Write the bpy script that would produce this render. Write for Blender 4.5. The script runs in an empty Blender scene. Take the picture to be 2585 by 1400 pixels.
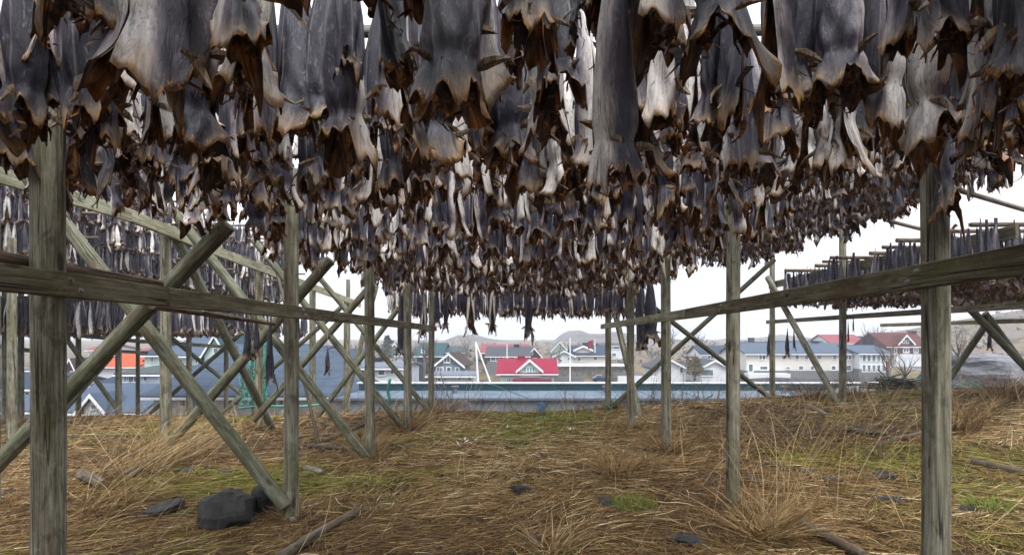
import bpy, math, random
import numpy as np
from mathutils import Vector, Matrix, Euler

rng = np.random.default_rng(7)
random.seed(7)
S = bpy.context.scene
COL = S.collection
EYE, F, VX, VY = 1.8, 1500.0, 1331.0, 855.0
PI = math.pi


def W(px, py, d):
    """the world point seen d metres ahead at a place of the 2585 x 1400 photo"""
    return Vector(((px - VX) / F * d, d, EYE + (VY - py) / F * d))


# ---------------------------------------------------------------- basics
def link(o, parent=None):
    COL.objects.link(o)
    if parent is not None:
        o.parent = parent
    return o


def tag(o, label=None, cat=None, group=None, kind=None):
    if label: o['label'] = label
    if cat: o['category'] = cat
    if group: o['group'] = group
    if kind: o['kind'] = kind
    return o


def empty(name, loc=(0, 0, 0), rz=0.0):
    o = bpy.data.objects.new(name, None)
    o.empty_display_size = 0.2
    o.location = loc
    o.rotation_euler = (0, 0, rz)
    return link(o)


class MB:
    """collects shapes and links them as ONE mesh object"""
    def __init__(self):
        self.v, self.f, self.m = [], [], []

    def add(self, vs, fs, mi=0):
        n = len(self.v)
        self.v += [tuple(p) for p in vs]
        self.f += [tuple(i + n for i in f) for f in fs]
        self.m += [mi] * len(fs)

    def box(self, x0, x1, y0, y1, z0, z1, mi=0, T=None):
        vs = [Vector((x, y, z)) for z in (z0, z1) for y in (y0, y1) for x in (x0, x1)]
        if T is not None: vs = [T @ p for p in vs]
        self.add(vs, [(0, 2, 3, 1), (4, 5, 7, 6), (0, 1, 5, 4), (2, 6, 7, 3), (0, 4, 6, 2), (1, 3, 7, 5)], mi)

    def tube(self, pts, rad, n=6, mi=0, cap=True):
        pts = [Vector(p) for p in pts]
        rs = rad if isinstance(rad, (list, tuple)) else [rad] * len(pts)
        vs, fs = [], []
        for i, p in enumerate(pts):
            t = (pts[min(i + 1, len(pts) - 1)] - pts[max(i - 1, 0)])
            t = t.normalized() if t.length > 1e-9 else Vector((0, 0, 1))
            a = t.cross(Vector((0, 0, 1)) if abs(t.z) < .9 else Vector((1, 0, 0))).normalized()
            b = t.cross(a)
            for k in range(n):
                w = 2 * PI * k / n
                vs.append(p + (a * math.cos(w) + b * math.sin(w)) * rs[i])
        for i in range(len(pts) - 1):
            for k in range(n):
                k2 = (k + 1) % n
                fs.append((i * n + k, i * n + k2, (i + 1) * n + k2, (i + 1) * n + k))
        if cap:
            fs.append(tuple(range(n - 1, -1, -1)))
            fs.append(tuple((len(pts) - 1) * n + k for k in range(n)))
        self.add(vs, fs, mi)

    def build(self, name, mat, parent=None, smooth=False, loc=None):
        me = bpy.data.meshes.new(name)
        me.from_pydata(self.v, [], self.f)
        for m in (mat if isinstance(mat, (list, tuple)) else [mat]): me.materials.append(m)
        if any(self.m): me.polygons.foreach_set('material_index', self.m)
        if smooth: me.polygons.foreach_set('use_smooth', [True] * len(self.f))
        me.update()
        o = bpy.data.objects.new(name, me)
        if loc is not None: o.location = loc
        return link(o, parent)


def big_mesh(name, V, Q, mats, attrs=None, mi=None, smooth=True):
    me = bpy.data.meshes.new(name)
    me.vertices.add(len(V)); me.vertices.foreach_set('co', np.ascontiguousarray(V, dtype=np.float32).ravel())
    me.loops.add(Q.size); me.loops.foreach_set('vertex_index', np.ascontiguousarray(Q, dtype=np.int32).ravel())
    me.polygons.add(len(Q))
    me.polygons.foreach_set('loop_start', np.arange(0, Q.size, Q.shape[1], dtype=np.int32))
    me.polygons.foreach_set('loop_total', np.full(len(Q), Q.shape[1], dtype=np.int32))
    for m in mats: me.materials.append(m)
    if mi is not None: me.polygons.foreach_set('material_index', np.ascontiguousarray(mi, dtype=np.int32))
    me.polygons.foreach_set('use_smooth', np.full(len(Q), smooth))
    for k, a in (attrs or {}).items():
        at = me.attributes.new(k, 'FLOAT', 'POINT')
        at.data.foreach_set('value', np.ascontiguousarray(a, dtype=np.float32))
    me.update(calc_edges=True)
    return me


def snoise(x, y, seed=0, oct=4, f=1.0):
    r = np.random.default_rng(seed)
    out = 0.0
    amp = 1.0
    for o in range(oct):
        for _ in range(3):
            a = r.uniform(0, 2 * PI); ph = r.uniform(0, 2 * PI)
            out = out + amp * np.sin((x * math.cos(a) + y * math.sin(a)) * f + ph)
        f *= 2.1; amp *= .5
    return out / 4.0


# ---------------------------------------------------------------- materials
class NT:
    def __init__(self, name):
        self.mat = bpy.data.materials.new(name)
        self.mat.use_nodes = True
        self.t = self.mat.node_tree
        self.b = self.t.nodes['Principled BSDF']

    def n(self, typ, **kw):
        nd = self.t.nodes.new(typ)
        for k, v in kw.items():
            if k.startswith('_'): setattr(nd, k[1:], v)
        return nd

    def l(self, a, b): self.t.links.new(a, b)

    def val(self, sock, v):
        if isinstance(v, bpy.types.NodeSocket): self.l(v, sock)
        else: sock.default_value = v

    def math(self, op, a, b=0.0, c=None, clamp=False):
        nd = self.n('ShaderNodeMath'); nd.operation = op; nd.use_clamp = clamp
        self.val(nd.inputs[0], a); self.val(nd.inputs[1], b)
        if c is not None: self.val(nd.inputs[2], c)
        return nd.outputs[0]

    def mix(self, f, a, b, blend='MIX'):
        nd = self.n('ShaderNodeMix'); nd.data_type = 'RGBA'; nd.blend_type = blend
        self.val(nd.inputs[0], f)
        for s, v in ((nd.inputs[6], a), (nd.inputs[7], b)):
            if isinstance(v, bpy.types.NodeSocket): self.l(v, s)
            else: s.default_value = (*v, 1.0)
        return nd.outputs[2]

    def ramp(self, f, stops):
        nd = self.n('ShaderNodeValToRGB')
        e = nd.color_ramp.elements
        while len(e) < len(stops): e.new(.5)
        for i, (p, c) in enumerate(stops):
            e[i].position = p
            e[i].color = (*c, 1) if not isinstance(c, (int, float)) else (c, c, c, 1)
        self.val(nd.inputs[0], f)
        return nd.outputs[0]

    def smooth(self, x, a, b):
        nd = self.n('ShaderNodeMapRange'); nd.interpolation_type = 'SMOOTHSTEP'
        self.val(nd.inputs[0], x)
        nd.inputs[1].default_value = a; nd.inputs[2].default_value = b
        return nd.outputs[0]

    def coord(self, scale=(1, 1, 1), kind='Object', rand=0.0):
        tc = self.n('ShaderNodeTexCoord').outputs[kind]
        mp = self.n('ShaderNodeMapping'); mp.inputs['Scale'].default_value = scale
        self.l(tc, mp.inputs[0])
        if rand:
            oi = self.n('ShaderNodeObjectInfo')
            cx = self.n('ShaderNodeCombineXYZ')
            r = self.math('MULTIPLY', oi.outputs['Random'], rand)
            for i in range(3): self.l(r, cx.inputs[i])
            self.l(cx.outputs[0], mp.inputs['Location'])
        return mp.outputs[0]

    def noise(self, vec, scale=1.0, detail=6, rough=.6, dist=0.0):
        nd = self.n('ShaderNodeTexNoise')
        self.l(vec, nd.inputs['Vector'])
        nd.inputs['Scale'].default_value = scale; nd.inputs['Detail'].default_value = detail
        nd.inputs['Roughness'].default_value = rough; nd.inputs['Distortion'].default_value = dist
        return nd.outputs[0]

    def attr(self, name):
        nd = self.n('ShaderNodeAttribute'); nd.attribute_name = name
        return nd.outputs['Fac']

    def bump(self, h, strength=.4, dist=.01):
        nd = self.n('ShaderNodeBump'); nd.inputs['Strength'].default_value = strength; nd.inputs['Distance'].default_value = dist
        self.l(h, nd.inputs['Height']); self.l(nd.outputs[0], self.b.inputs['Normal'])

    def done(self, col, rough=.7, spec=.3):
        self.val(self.b.inputs['Base Color'], col if isinstance(col, bpy.types.NodeSocket) else (*col, 1))
        self.val(self.b.inputs['Roughness'], rough)
        self.b.inputs['Specular IOR Level'].default_value = spec
        return self.mat


def mottled(name, c1, c2, scale=4.0, stretch=(1, 1, 1), rough=.75, bump=0.0, dist=.01, rand=9.0, spec=.3, lo=.35, hi=.65):
    t = NT(name)
    v = t.coord(stretch, rand=rand)
    nz = t.noise(v, scale, 7, .62)
    if bump: t.bump(nz, bump, dist)
    return t.done(t.ramp(nz, [(lo, c1), (hi, c2)]), rough, spec)


def wood(name, pale, mid, dark, algae=(.10, .11, .045), alg=.5, bark=False):
    t = NT(name)
    grain = t.noise(t.coord((30, 30, 1.5), rand=40.), 1.0, 9, .75, .8)
    fine = t.noise(t.coord((120, 120, 2.5), rand=40.), 1.0, 5, .7)
    big = t.noise(t.coord((3.2, 3.2, 1.1), rand=40.), 1.0, 4, .6)
    big2 = t.noise(t.coord((7, 7, 1.6), rand=23.), 1.0, 5, .6)
    c = t.ramp(grain, [(.33, dark), (.46, mid), (.63, pale)])
    c = t.mix(t.math('MULTIPLY', t.smooth(fine, .42, .66), .5), c, tuple(x * .55 for x in mid))
    c = t.mix(t.math('MULTIPLY', t.smooth(big, .5, .68), alg), c, algae)
    c = t.mix(t.math('MULTIPLY', t.smooth(big2, .5, .66), .5), c, (.10, .055, .025))
    stain = t.noise(t.coord((13, 13, .35), rand=17.), 1.0, 5, .6)
    c = t.mix(t.math('MULTIPLY', t.smooth(stain, .54, .66), .6), c, tuple(x * .8 for x in dark))
    blo = t.noise(t.coord((11, 11, 5), rand=5.), 1.0, 7, .72, .6)
    c = t.mix(t.math('MULTIPLY', t.smooth(blo, .5, .64), .55), c, tuple(x * 1.15 for x in dark))
    c = t.mix(t.math('MULTIPLY', t.smooth(blo, .46, .34), .4), c, pale)
    # drying checks: long thin dark cracks along the grain
    ck = t.noise(t.coord((22, 22, .55), rand=70.), 1.0, 2, .4, .2)
    line = t.math('ABSOLUTE', t.math('SUBTRACT', ck, .5))
    gate = t.smooth(t.noise(t.coord((4, 4, .9), rand=11.), 1.0, 2, .5), .44, .54)
    crack = t.math('MULTIPLY', t.math('SUBTRACT', 1.0, t.smooth(line, .005, .02)), gate)
    c = t.mix(t.math('MULTIPLY', crack, .85), c, (.012, .011, .009))
    vo = t.n('ShaderNodeTexVoronoi'); t.l(t.coord((5.5, 5.5, 2.1), rand=31.), vo.inputs['Vector']); vo.inputs['Scale'].default_value = 1.0
    kn = t.math('SUBTRACT', 1.0, t.smooth(vo.outputs['Distance'], .07, .14))
    c = t.mix(t.math('MULTIPLY', kn, .8), c, (.03, .022, .014))
    h = t.math('SUBTRACT', t.math('ADD', t.math('MULTIPLY', grain, .5), t.math('MULTIPLY', fine, .4)), t.math('MULTIPLY', crack, 1.2))
    t.bump(h, .55 if not bark else .9, .006 if not bark else .015)
    return t.done(c, .82, .25)


M = {}
M['post'] = wood('weathered_post_wood', (.36, .35, .275), (.16, .148, .10), (.03, .026, .016), alg=.55)
M['brace'] = wood('green_brace_wood', (.23, .235, .17), (.10, .102, .062), (.03, .03, .017), (.05, .06, .02), .55)
M['board'] = wood('mossy_board_wood', (.25, .225, .155), (.13, .113, .066), (.045, .038, .022), (.08, .085, .02), .65)
M['pale_board'] = wood('pale_board_wood', (.46, .46, .36), (.32, .31, .2), (.14, .13, .07), (.22, .2, .045), .55)
M['bark'] = wood('bark_pole_wood', (.32, .24, .17), (.17, .12, .08), (.06, .045, .03), (.1, .08, .045), .3, True)
M['grey_pole'] = wood('grey_pole_wood', (.3, .27, .24), (.17, .15, .12), (.06, .05, .04), (.1, .1, .05), .3)
M['dead'] = wood('dead_stick_wood', (.17, .14, .105), (.075, .06, .042), (.03, .023, .016), (.05, .05, .02), .4)
M['iron'] = mottled('galvanised_bolt', (.14, .13, .12), (.3, .31, .33), 60, rough=.45)


def fish_skin():
    t = NT('dried_fish_skin')
    u, v, r = t.attr('fu'), t.attr('fv'), t.attr('rnd')
    oi = t.n('ShaderNodeObjectInfo')
    sp = t.n('ShaderNodeSeparateColor'); t.l(oi.outputs['Color'], sp.inputs[0])
    tone = t.math('ADD', t.attr('tone'), sp.outputs[0])
    seed = t.math('ADD', r, sp.outputs[1])
    au = t.math('ABSOLUTE', u)
    cx = t.n('ShaderNodeCombineXYZ')
    t.l(t.math('MULTIPLY', u, 1.0), cx.inputs[0]); t.l(v, cx.inputs[1]); t.l(t.math('MULTIPLY', seed, 37.0), cx.inputs[2])
    def mp(sc):
        m = t.n('ShaderNodeMapping'); m.inputs['Scale'].default_value = sc
        t.l(cx.outputs[0], m.inputs[0]); return m.outputs[0]
    streak = t.noise(mp((11, 5.5, 1)), 1.0, 8, .72, 1.2)
    fine = t.noise(mp((38, 56, 1)), 1.0, 6, .75, .6)
    mott = t.noise(mp((8, 13, 1)), 1.0, 5, .7, 1.0)
    blot = t.noise(mp((2.2, 3.5, 1)), 1.0, 4, .6, .6)
    # back (dark slate) -> flank (mauve grey) -> belly (cream)
    k = t.math('ADD', t.math('ADD', au, t.math('MULTIPLY', t.math('SUBTRACT', blot, .5), .9)), t.math('MULTIPLY', t.math('SUBTRACT', tone, .68), 1.25))
    c = t.ramp(k, [(.12, (.007, .007, .022)), (.36, (.030, .022, .046)), (.50, (.16, .125, .155)), (.64, (.50, .45, .42)), (.86, (.78, .74, .70))])
    c = t.mix(t.math('MULTIPLY', t.smooth(streak, .53, .7), .2), c, (.44, .40, .44), 'MIX')
    c = t.mix(t.math('MULTIPLY', t.smooth(streak, .52, .34), .75), c, (.022, .02, .025))
    c = t.mix(t.math('MULTIPLY', t.smooth(fine, .53, .68), .72), c, (.016, .012, .016))
    c = t.mix(t.math('MULTIPLY', t.smooth(fine, .43, .30), .3), c, (.46, .42, .45))
    c = t.mix(t.math('MULTIPLY', t.smooth(mott, .54, .66), .5), c, (.03, .022, .026))
    c = t.mix(t.math('MULTIPLY', t.smooth(mott, .45, .33), .25), c, (.42, .36, .36))
    # lateral line
    ll = t.math('SUBTRACT', 1.0, t.smooth(t.math('ABSOLUTE', t.math('SUBTRACT', au, .36)), .0, .03))
    c = t.mix(t.math('MULTIPLY', ll, .3), c, (.36, .33, .30))
    # amber, cartilage-brown neck edge
    e = t.math('ADD', v, t.math('MULTIPLY', t.math('SUBTRACT', fine, .5), .22))
    c = t.mix(t.math('MULTIPLY', t.math('MULTIPLY', t.smooth(e, .90, .97), t.smooth(blot, .4, .6)), .5), c, (.42, .31, .19))
    c = t.mix(t.math('MULTIPLY', t.math('MULTIPLY', t.smooth(e, .974, 1.015), t.smooth(mott, .34, .5)), .95), c, (.72, .36, .07))
    t.bump(t.math('ADD', t.math('MULTIPLY', streak, 1.0), t.math('MULTIPLY', fine, .5)), .75, .008)
    return t.done(c, t.ramp(fine, [(.3, .24), (.7, .55)]), .5)


def fish_inside():
    t = NT('dried_fish_inside')
    u, v, r = t.attr('fu'), t.attr('fv'), t.attr('rnd')
    oi = t.n('ShaderNodeObjectInfo')
    sp = t.n('ShaderNodeSeparateColor'); t.l(oi.outputs['Color'], sp.inputs[0])
    seed = t.math('ADD', r, sp.outputs[1])
    cx = t.n('ShaderNodeCombineXYZ')
    t.l(u, cx.inputs[0]); t.l(v, cx.inputs[1]); t.l(t.math('MULTIPLY', seed, 53.0), cx.inputs[2])
    m = t.n('ShaderNodeMapping'); m.inputs['Scale'].default_value = (5, 7, 1); t.l(cx.outputs[0], m.inputs[0])
    nz = t.noise(m.outputs[0], 1.0, 7, .66, .7)
    c = t.ramp(nz, [(.36, (.010, .006, .005)), (.49, (.045, .02, .009)), (.585, (.26, .095, .018)), (.71, (.80, .44, .12))])
    t.bump(nz, .9, .01)
    return t.done(c, .42, .5)


M['skin'], M['inside'] = fish_skin(), fish_inside()


def fin_mat():
    t = NT('dried_fin')
    w = t.noise(t.coord((160, 160, 6), rand=9.), 1.0, 4, .6)
    return t.done(t.ramp(w, [(.38, (.035, .027, .022)), (.62, (.24, .155, .075))]), .5, .4)


M['fin'] = fin_mat()
M['twine'] = mottled('hemp_twine', (.35, .31, .24), (.6, .55, .45), 90)


# ---------------------------------------------------------------- dried fish
def fish_arrays(seed, nu, nv, tail=True):
    """a headless, gutted fish hung by the tail: origin where the twine holds it, length 1 downwards; outer skin, inner wall and tail fin"""
    r = np.random.default_rng(seed)
    v = np.linspace(0, 1, nv) ** .85
    u = np.linspace(-1, 1, nu)
    U, Vv = np.meshgrid(u, v)
    prof = np.interp(v, [0, .08, .25, .45, .65, .8, .9, 1], np.array([.022, .026, .048, .070, .080, .082, .084, .088]) * r.uniform(.85, 1.15))
    flat = r.uniform(.5, .95)
    g0 = r.uniform(.25, .4)
    gap = np.clip((v - g0) / (1 - g0), 0, 1) ** 1.5 * r.uniform(.2, .95)
    th = (PI - gap[:, None] - .02) * U
    rad = prof[:, None] * np.ones_like(U)
    # crumpled skin
    wr = np.zeros_like(U)
    for _ in range(7):
        a, b, p = r.uniform(2, 9), r.uniform(2, 14), r.uniform(0, 6.28)
        wr += r.uniform(.25, 1) * np.sin(a * U * PI * .6 + b * Vv + p) / (1 + .12 * (a + b))
    rad = rad * (1 + .13 * wr * np.clip(Vv * 1.6, .2, 1))
    for _ in range(3):   # long folds where the skin has shrunk
        rad = rad * (1 - r.uniform(.05, .22) * np.exp(-((U - r.uniform(-.8, .8) - r.uniform(-.2, .2) * Vv) / r.uniform(.05, .12)) ** 2) * np.clip((Vv - r.uniform(.1, .6)) * 3, 0, 1))
    # a neck that pinches, then flares to a hood with two long flaps
    e = np.clip((Vv - .84) / .16, 0, 1)
    pin = r.uniform(.0, .3)
    rad = rad * (1 - pin * np.exp(-((Vv - .85) / .045) ** 2))
    cu, wu = r.uniform(.55, .8), r.uniform(.13, .24)
    asym = r.uniform(.3, 1.25, 2)
    flap = np.exp(-((np.abs(U) - cu) / wu) ** 2) * np.where(U < 0, asym[0], asym[1])
    flare = r.uniform(.1, .7)
    lop = .55 + .45 * np.sin(U * r.uniform(2, 5) + r.uniform(0, 6.28))
    rad = rad * (1 + e ** 2 * (flare * (.25 + flap) * lop * 1.3))
    cr = np.zeros_like(U)      # the collar dries into sharp puckers
    for _ in range(6):
        cr += r.uniform(.3, 1) * np.sin(U * r.uniform(8, 22) + Vv * r.uniform(-30, 30) + r.uniform(0, 6.28))
    rad = rad * (1 + .055 * cr * (.25 + .75 * np.clip((Vv - .6) / .3, 0, 1)))
    lip = np.clip((Vv - .93) / .07, 0, 1)
    rad = rad * (1 + lip ** 2 * r.uniform(-.25, .45) * (.6 + .4 * np.sin(U * r.uniform(3, 7) + r.uniform(0, 6.28))))
    x = rad * np.sin(th)
    y = -rad * flat * np.cos(th)
    # the belly walls hang open
    opn = r.uniform(-.25, .6)
    y = y + e * np.abs(U) ** 3 * opn * .08
    x = x + np.sign(U) * np.clip(Vv - g0, 0, 1) * np.abs(U) ** 4 * r.uniform(-.03, .035)
    drop = e ** 1.5 * (flap * r.uniform(.04, .13) - np.exp(-(U / .42) ** 2) * r.uniform(.0, .10))
    rag = np.zeros(nu)
    for _ in range(5):
        rag += r.uniform(.2, 1) * np.sin(r.uniform(6, 26) * u + r.uniform(0, 6.28))
    for _ in range(5):   # torn strips of belly wall and gill skin
        drop = drop + e ** 2 * r.uniform(-.04, .07) * np.exp(-((U - r.uniform(-1, 1)) / r.uniform(.05, .13)) ** 2)
    drop = drop + e ** 4 * (rag * .016 + r.uniform(-.018, .022, nu))[None, :]
    z = -Vv * .86 - drop
    # flap tips curl
    curl = r.uniform(-.7, .9)
    y = y - e ** 3 * flap * curl * .06
    # twist and bow
    tw = r.uniform(-.6, .6) * Vv ** 1.5
    x, y = x * np.cos(tw) - y * np.sin(tw), x * np.sin(tw) + y * np.cos(tw)
    x = x + r.uniform(-.022, .022) * np.sin(Vv * PI * r.uniform(.6, 1.4))
    y = y + r.uniform(-.04, .04) * np.sin(Vv * PI * r.uniform(.6, 1.4))
    P = np.stack([x, y, z], -1)
    # inner wall
    cen = np.stack([x.mean(1), y.mean(1)], -1)
    thick = np.interp(v, [0, .3, .8, 1], [.2, .22, .13, .05])[:, None]
    I = P.copy()
    I[..., 0] = P[..., 0] + (cen[:, 0][:, None] - P[..., 0]) * thick
    I[..., 1] = P[..., 1] + (cen[:, 1][:, None] - P[..., 1]) * thick
    N = nu * nv
    V = np.concatenate([P.reshape(-1, 3), I.reshape(-1, 3)])
    fu = np.concatenate([U.ravel(), U.ravel()]); fv = np.concatenate([Vv.ravel(), Vv.ravel()])
    i, j = np.meshgrid(np.arange(nv - 1), np.arange(nu - 1), indexing='ij')
    a = (i * nu + j).ravel()
    Qo = np.stack([a, a + nu, a + nu + 1, a + 1], -1)
    k = a[(i >= int(nv * .22)).ravel()]
    Qi = np.stack([k, k + 1, k + nu + 1, k + nu], -1) + N
    b = (nv - 1) * nu + np.arange(nu - 1)
    Qb = np.stack([b, b + N, b + N + 1, b + 1], -1)
    s0 = np.arange(nv - 1) * nu
    Qs = np.concatenate([np.stack([s0, s0 + N, s0 + N + nu, s0 + nu], -1)[:, ::-1], np.stack([s0 + nu - 1, s0 + N + nu - 1, s0 + N + 2 * nu - 1, s0 + 2 * nu - 1], -1)])
    Q = np.concatenate([Qo, Qi, Qb, Qs])
    mi = np.concatenate([np.zeros(len(Qo)), np.ones(len(Qi)), np.ones(len(Qb)), np.ones(len(Qs))])
    if tail:   # tail fin standing above the twine
        n0 = len(V)
        w, h = r.uniform(.05, .085), r.uniform(.10, .15)
        tv = np.array([[-.02, 0, -.01], [.02, .006, -.01], [-w, .012, h], [-w * .3, -.008, h * .78], [w * .3, .01, h * .8], [w, -.012, h * .95]])
        V = np.concatenate([V, tv])
        fu = np.concatenate([fu, np.full(6, .25)]); fv = np.concatenate([fv, np.full(6, .0)])
        Q = np.concatenate([Q, n0 + np.array([[0, 3, 2, 2], [0, 1, 4, 3], [1, 5, 4, 4]])[1:2]])
        Q = np.concatenate([Q, n0 + np.array([[0, 0, 3, 2], [1, 5, 4, 1]])]) if False else Q
        mi = np.concatenate([mi, np.zeros(1)])
    # frayed amber shreds of gut wall and gill skin inside the collar
    nsh = 12 if nu > 30 else 5
    seg = 4 if nu > 30 else 2
    for _ in range(nsh):
        uu, vv = int(r.integers(1, nu - 1)), int(nv * r.uniform(.80, .97))
        p = I[vv, uu].copy()
        c2 = np.array([cen[vv, 0], cen[vv, 1], p[2]])
        p = p + (c2 - p) * r.uniform(.05, .5)
        dv = np.array([r.normal(0, .35), r.normal(0, .35), -1.0]); dv /= np.linalg.norm(dv)
        sd = np.cross(dv, r.normal(size=3)); sd /= np.linalg.norm(sd)
        Ls, ws_ = r.uniform(.04, .12), r.uniform(.007, .02)
        n0 = len(V); vs = []
        for q in range(seg + 1):
            t_ = q / seg
            o_ = p + dv * Ls * t_ + sd * .03 * np.sin(t_ * r.uniform(2, 5)) + np.cross(dv, sd) * .025 * t_ * t_ * r.uniform(-1, 1)
            w_ = ws_ * (1 - .75 * t_)
            vs += [o_ - sd * w_, o_ + sd * w_]
        V = np.concatenate([V, np.array(vs)])
        fu = np.concatenate([fu, np.full(len(vs), r.uniform(-1, 1))]); fv = np.concatenate([fv, np.repeat(np.linspace(1.1, 1.6, seg + 1), 2) * r.uniform(.8, 1.2)])
        Q = np.concatenate([Q, n0 + np.array([[2 * q, 2 * q + 1, 2 * q + 3, 2 * q + 2] for q in range(seg)])])
        mi = np.concatenate([mi, np.ones(seg)])
    # drying fins: thin blades that stick out below the collar
    fins = []
    for sgn in (-1, 1):
        uu = int((.5 + .5 * sgn * r.uniform(.35, .6)) * (nu - 1)); vv = int((nv - 1) * r.uniform(.84, .9))
        p = P[vv, uu]
        fins.append((Vector(p), sgn, r.uniform(.07, .13), r.uniform(.022, .04), r.uniform(-.9, .35), r.uniform(-.9, .5)))
    return V, Q, mi, fu, fv, fins


def fin_mesh(p, sgn, L, w, droop, yaw):
    mb = MB()
    d = Vector((sgn * math.cos(droop) * math.cos(yaw), -abs(math.sin(yaw)) * math.cos(droop) - .1, math.sin(droop))).normalized()
    a = d.cross(Vector((0, 1, .2))).normalized()
    n = d.cross(a).normalized()
    vs = []
    for k, (s, ww) in enumerate([(0, .55), (.3, 1), (.6, .8), (.85, .45), (1, .08)]):
        c = d * L * s + Vector((0, 0, -.10 * L * s * s)) + n * .02 * math.sin(s * 3)
        vs += [c - a * w * .5 * ww, c + n * .004, c + a * w * .5 * ww, c - n * .004]
    fs = []
    for k in range(4):
        for q in range(4):
            q2 = (q + 1) % 4
            fs.append((k * 4 + q, k * 4 + q2, k * 4 + 4 + q2, k * 4 + 4 + q))
    fs += [(3, 2, 1, 0), (16, 17, 18, 19)]
    mb.add(vs, fs)
    me = bpy.data.meshes.new('fin')
    me.from_pydata(mb.v, [], mb.f); me.materials.append(M['fin']); me.update()
    return me


PROTO = []
for s in range(24):
    V, Q, mi, fu, fv, fins = fish_arrays(100 + s, 45, 38)
    me = big_mesh('dried_cod', V, Q, [M['skin'], M['inside']], {'fu': fu, 'fv': fv}, mi)
    fm = [(fin_mesh(*f), f[0]) for f in fins]
    PROTO.append((me, fm))
LOW = [fish_arrays(500 + s, 13, 12) for s in range(20)]
MID = [fish_arrays(800 + s, 27, 24) for s in range(26)]
LOD = MID + LOW

twm = MB()
for zz in (-.012, 0, .012):
    twm.tube([Vector((math.cos(a) * .03, math.sin(a) * .03, zz + .004 * math.sin(a))) for a in np.linspace(0, 2 * PI, 9)], .0035, 4, cap=False)
TWINE = None

ONES = ['', 'first', 'second', 'third', 'fourth', 'fifth', 'sixth', 'seventh', 'eighth', 'ninth', 'tenth', 'eleventh', 'twelfth', 'thirteenth', 'fourteenth', 'fifteenth',
        'sixteenth', 'seventeenth', 'eighteenth', 'nineteenth']
TENS = {20: ('twentieth', 'twenty'), 30: ('thirtieth', 'thirty'), 40: ('fortieth', 'forty'), 50: ('fiftieth', 'fifty'), 60: ('sixtieth', 'sixty'), 70: ('seventieth', 'seventy'), 80: ('eightieth', 'eighty')}


def nth(n):
    if n < 20: return ONES[n]
    t = TENS[n // 10 * 10]
    return t[0] if n % 10 == 0 else t[1] + '-' + ONES[n % 10]


def look_of(tone, belly):
    c = 'blackish' if tone < .33 else ('slate grey' if tone < .5 else ('brownish grey' if tone < .67 else 'pale cream'))
    return c, ('belly side forward' if belly else 'back forward')


def add_fish(pos, scale, yaw, tone, seed, proto, label, group=None, tilt=(0, 0), wide=1.0):
    me, fm = PROTO[proto % len(PROTO)]
    o = bpy.data.objects.new('dried_cod', me)
    o.location = pos; o.rotation_euler = (tilt[0], tilt[1], yaw); o.scale = (scale * wide, scale * wide, scale)
    o.color = (tone, seed, 0, 1)
    link(o); tag(o, label, 'fish', group)
    for m, p in fm:
        f = bpy.data.objects.new('fin', m)
        f.location = p
        link(f, o)
    return o


MASS = []     # (position, scale, yaw, tone, seed, tilt x, tilt y, widening)
IND = []      # individuals: the same, with row
G_FISH = 'dried cod hanging in rows from the rack'


def proj(p):
    return VX + F * p[0] / p[1], VY - F * (p[2] - EYE) / p[1]


POLES = []    # (x0, x1, y, z, label)


def row(y, x0, x1, h, kind, step=.155, L=(.78, .98), gap=.08, low=0.0, wide=(.85, 1.15), jit=.05, rowno=None):
    """one pole's worth of fish, tied in pairs that hang before and behind the pole"""
    x = x0 + rng.uniform(0, step)
    out = []
    while x < x1:
        for side in (-1, 1):
            if rng.random() < gap: continue
            sc = rng.uniform(*L)
            belly = rng.random() < .42
            yaw = (PI if belly else 0) + rng.normal(0, .85) + (0 if side < 0 else PI * (rng.random() < .3))
            belly = math.cos(yaw) < 0
            p = (x + rng.uniform(-.05, .05), y + side * (.045 + rng.uniform(0, jit)), EYE + h - .03 + rng.uniform(-.09, .05) - low * rng.random())
            out.append((p, sc, yaw, float(rng.beta(1.0, 1.05)) * {'outer': .62, 'left': 1.0, 'left_low': .8, 'end': .8, 'near': .8}.get(kind, 1.0), float(rng.random()), rng.normal(0, .035), rng.normal(0, .03), rng.uniform(*wide), belly))
        x += step * rng.uniform(.75, 1.3)
    return out


# main canopy, row by row away from the viewer
ROWS = []
yy, k = 1.72, 0
while yy < 14.2:
    h = 1.68 if yy < 2.6 else (1.80 if yy < 3.6 else 1.88)
    x0, x1 = -3.15 - .2 * math.sin(yy * 1.7), 2.35 + .18 * math.sin(yy * 2.3)
    fs = row(yy, x0, x1, h, 'near' if yy < 2.6 else 'main', step=.18 if yy < 3.4 else .16, L=(.76, 1.06) if yy < 3 else (.66, 1.02), wide=(.72, 1.2) if yy < 3 else (.72, 1.08),
             gap=.17 if yy < 4 else .1)
    ROWS.append((yy, h, x0, x1, fs))
    POLES.append((x0 - .15, x1 + .2, yy, h))
    yy += .58 if yy < 4 else .68
N_IND = 0
LIMIT = 258
NIND_ROWS = 0
for k, (y, h, x0, x1, fs) in enumerate(ROWS):
    vis = []
    for f in fs:
        p, sc = f[0], f[1]
        bx, by = proj((p[0], p[1], p[2] - sc * .98))
        if -60 < bx < 2645 and by > 10: vis.append(f)
        else: MASS.append(f)
    if N_IND + len(vis) <= LIMIT:
        vis.sort(key=lambda f: f[0][0])
        for i, f in enumerate(vis):
            c, sd = look_of(f[3], f[8])
            lab = '%s dried cod, %s, %s from left in the %s row' % (c, sd, nth(i + 1), nth(k + 1))
            add_fish(f[0], f[1], f[2], f[3], f[4], int(f[4] * 997), lab, G_FISH, (f[5], f[6]), f[7])
        N_IND += len(vis); NIND_ROWS = k + 1
    else:
        MASS += vis
        LIMIT = N_IND if len(vis) else LIMIT
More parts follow.
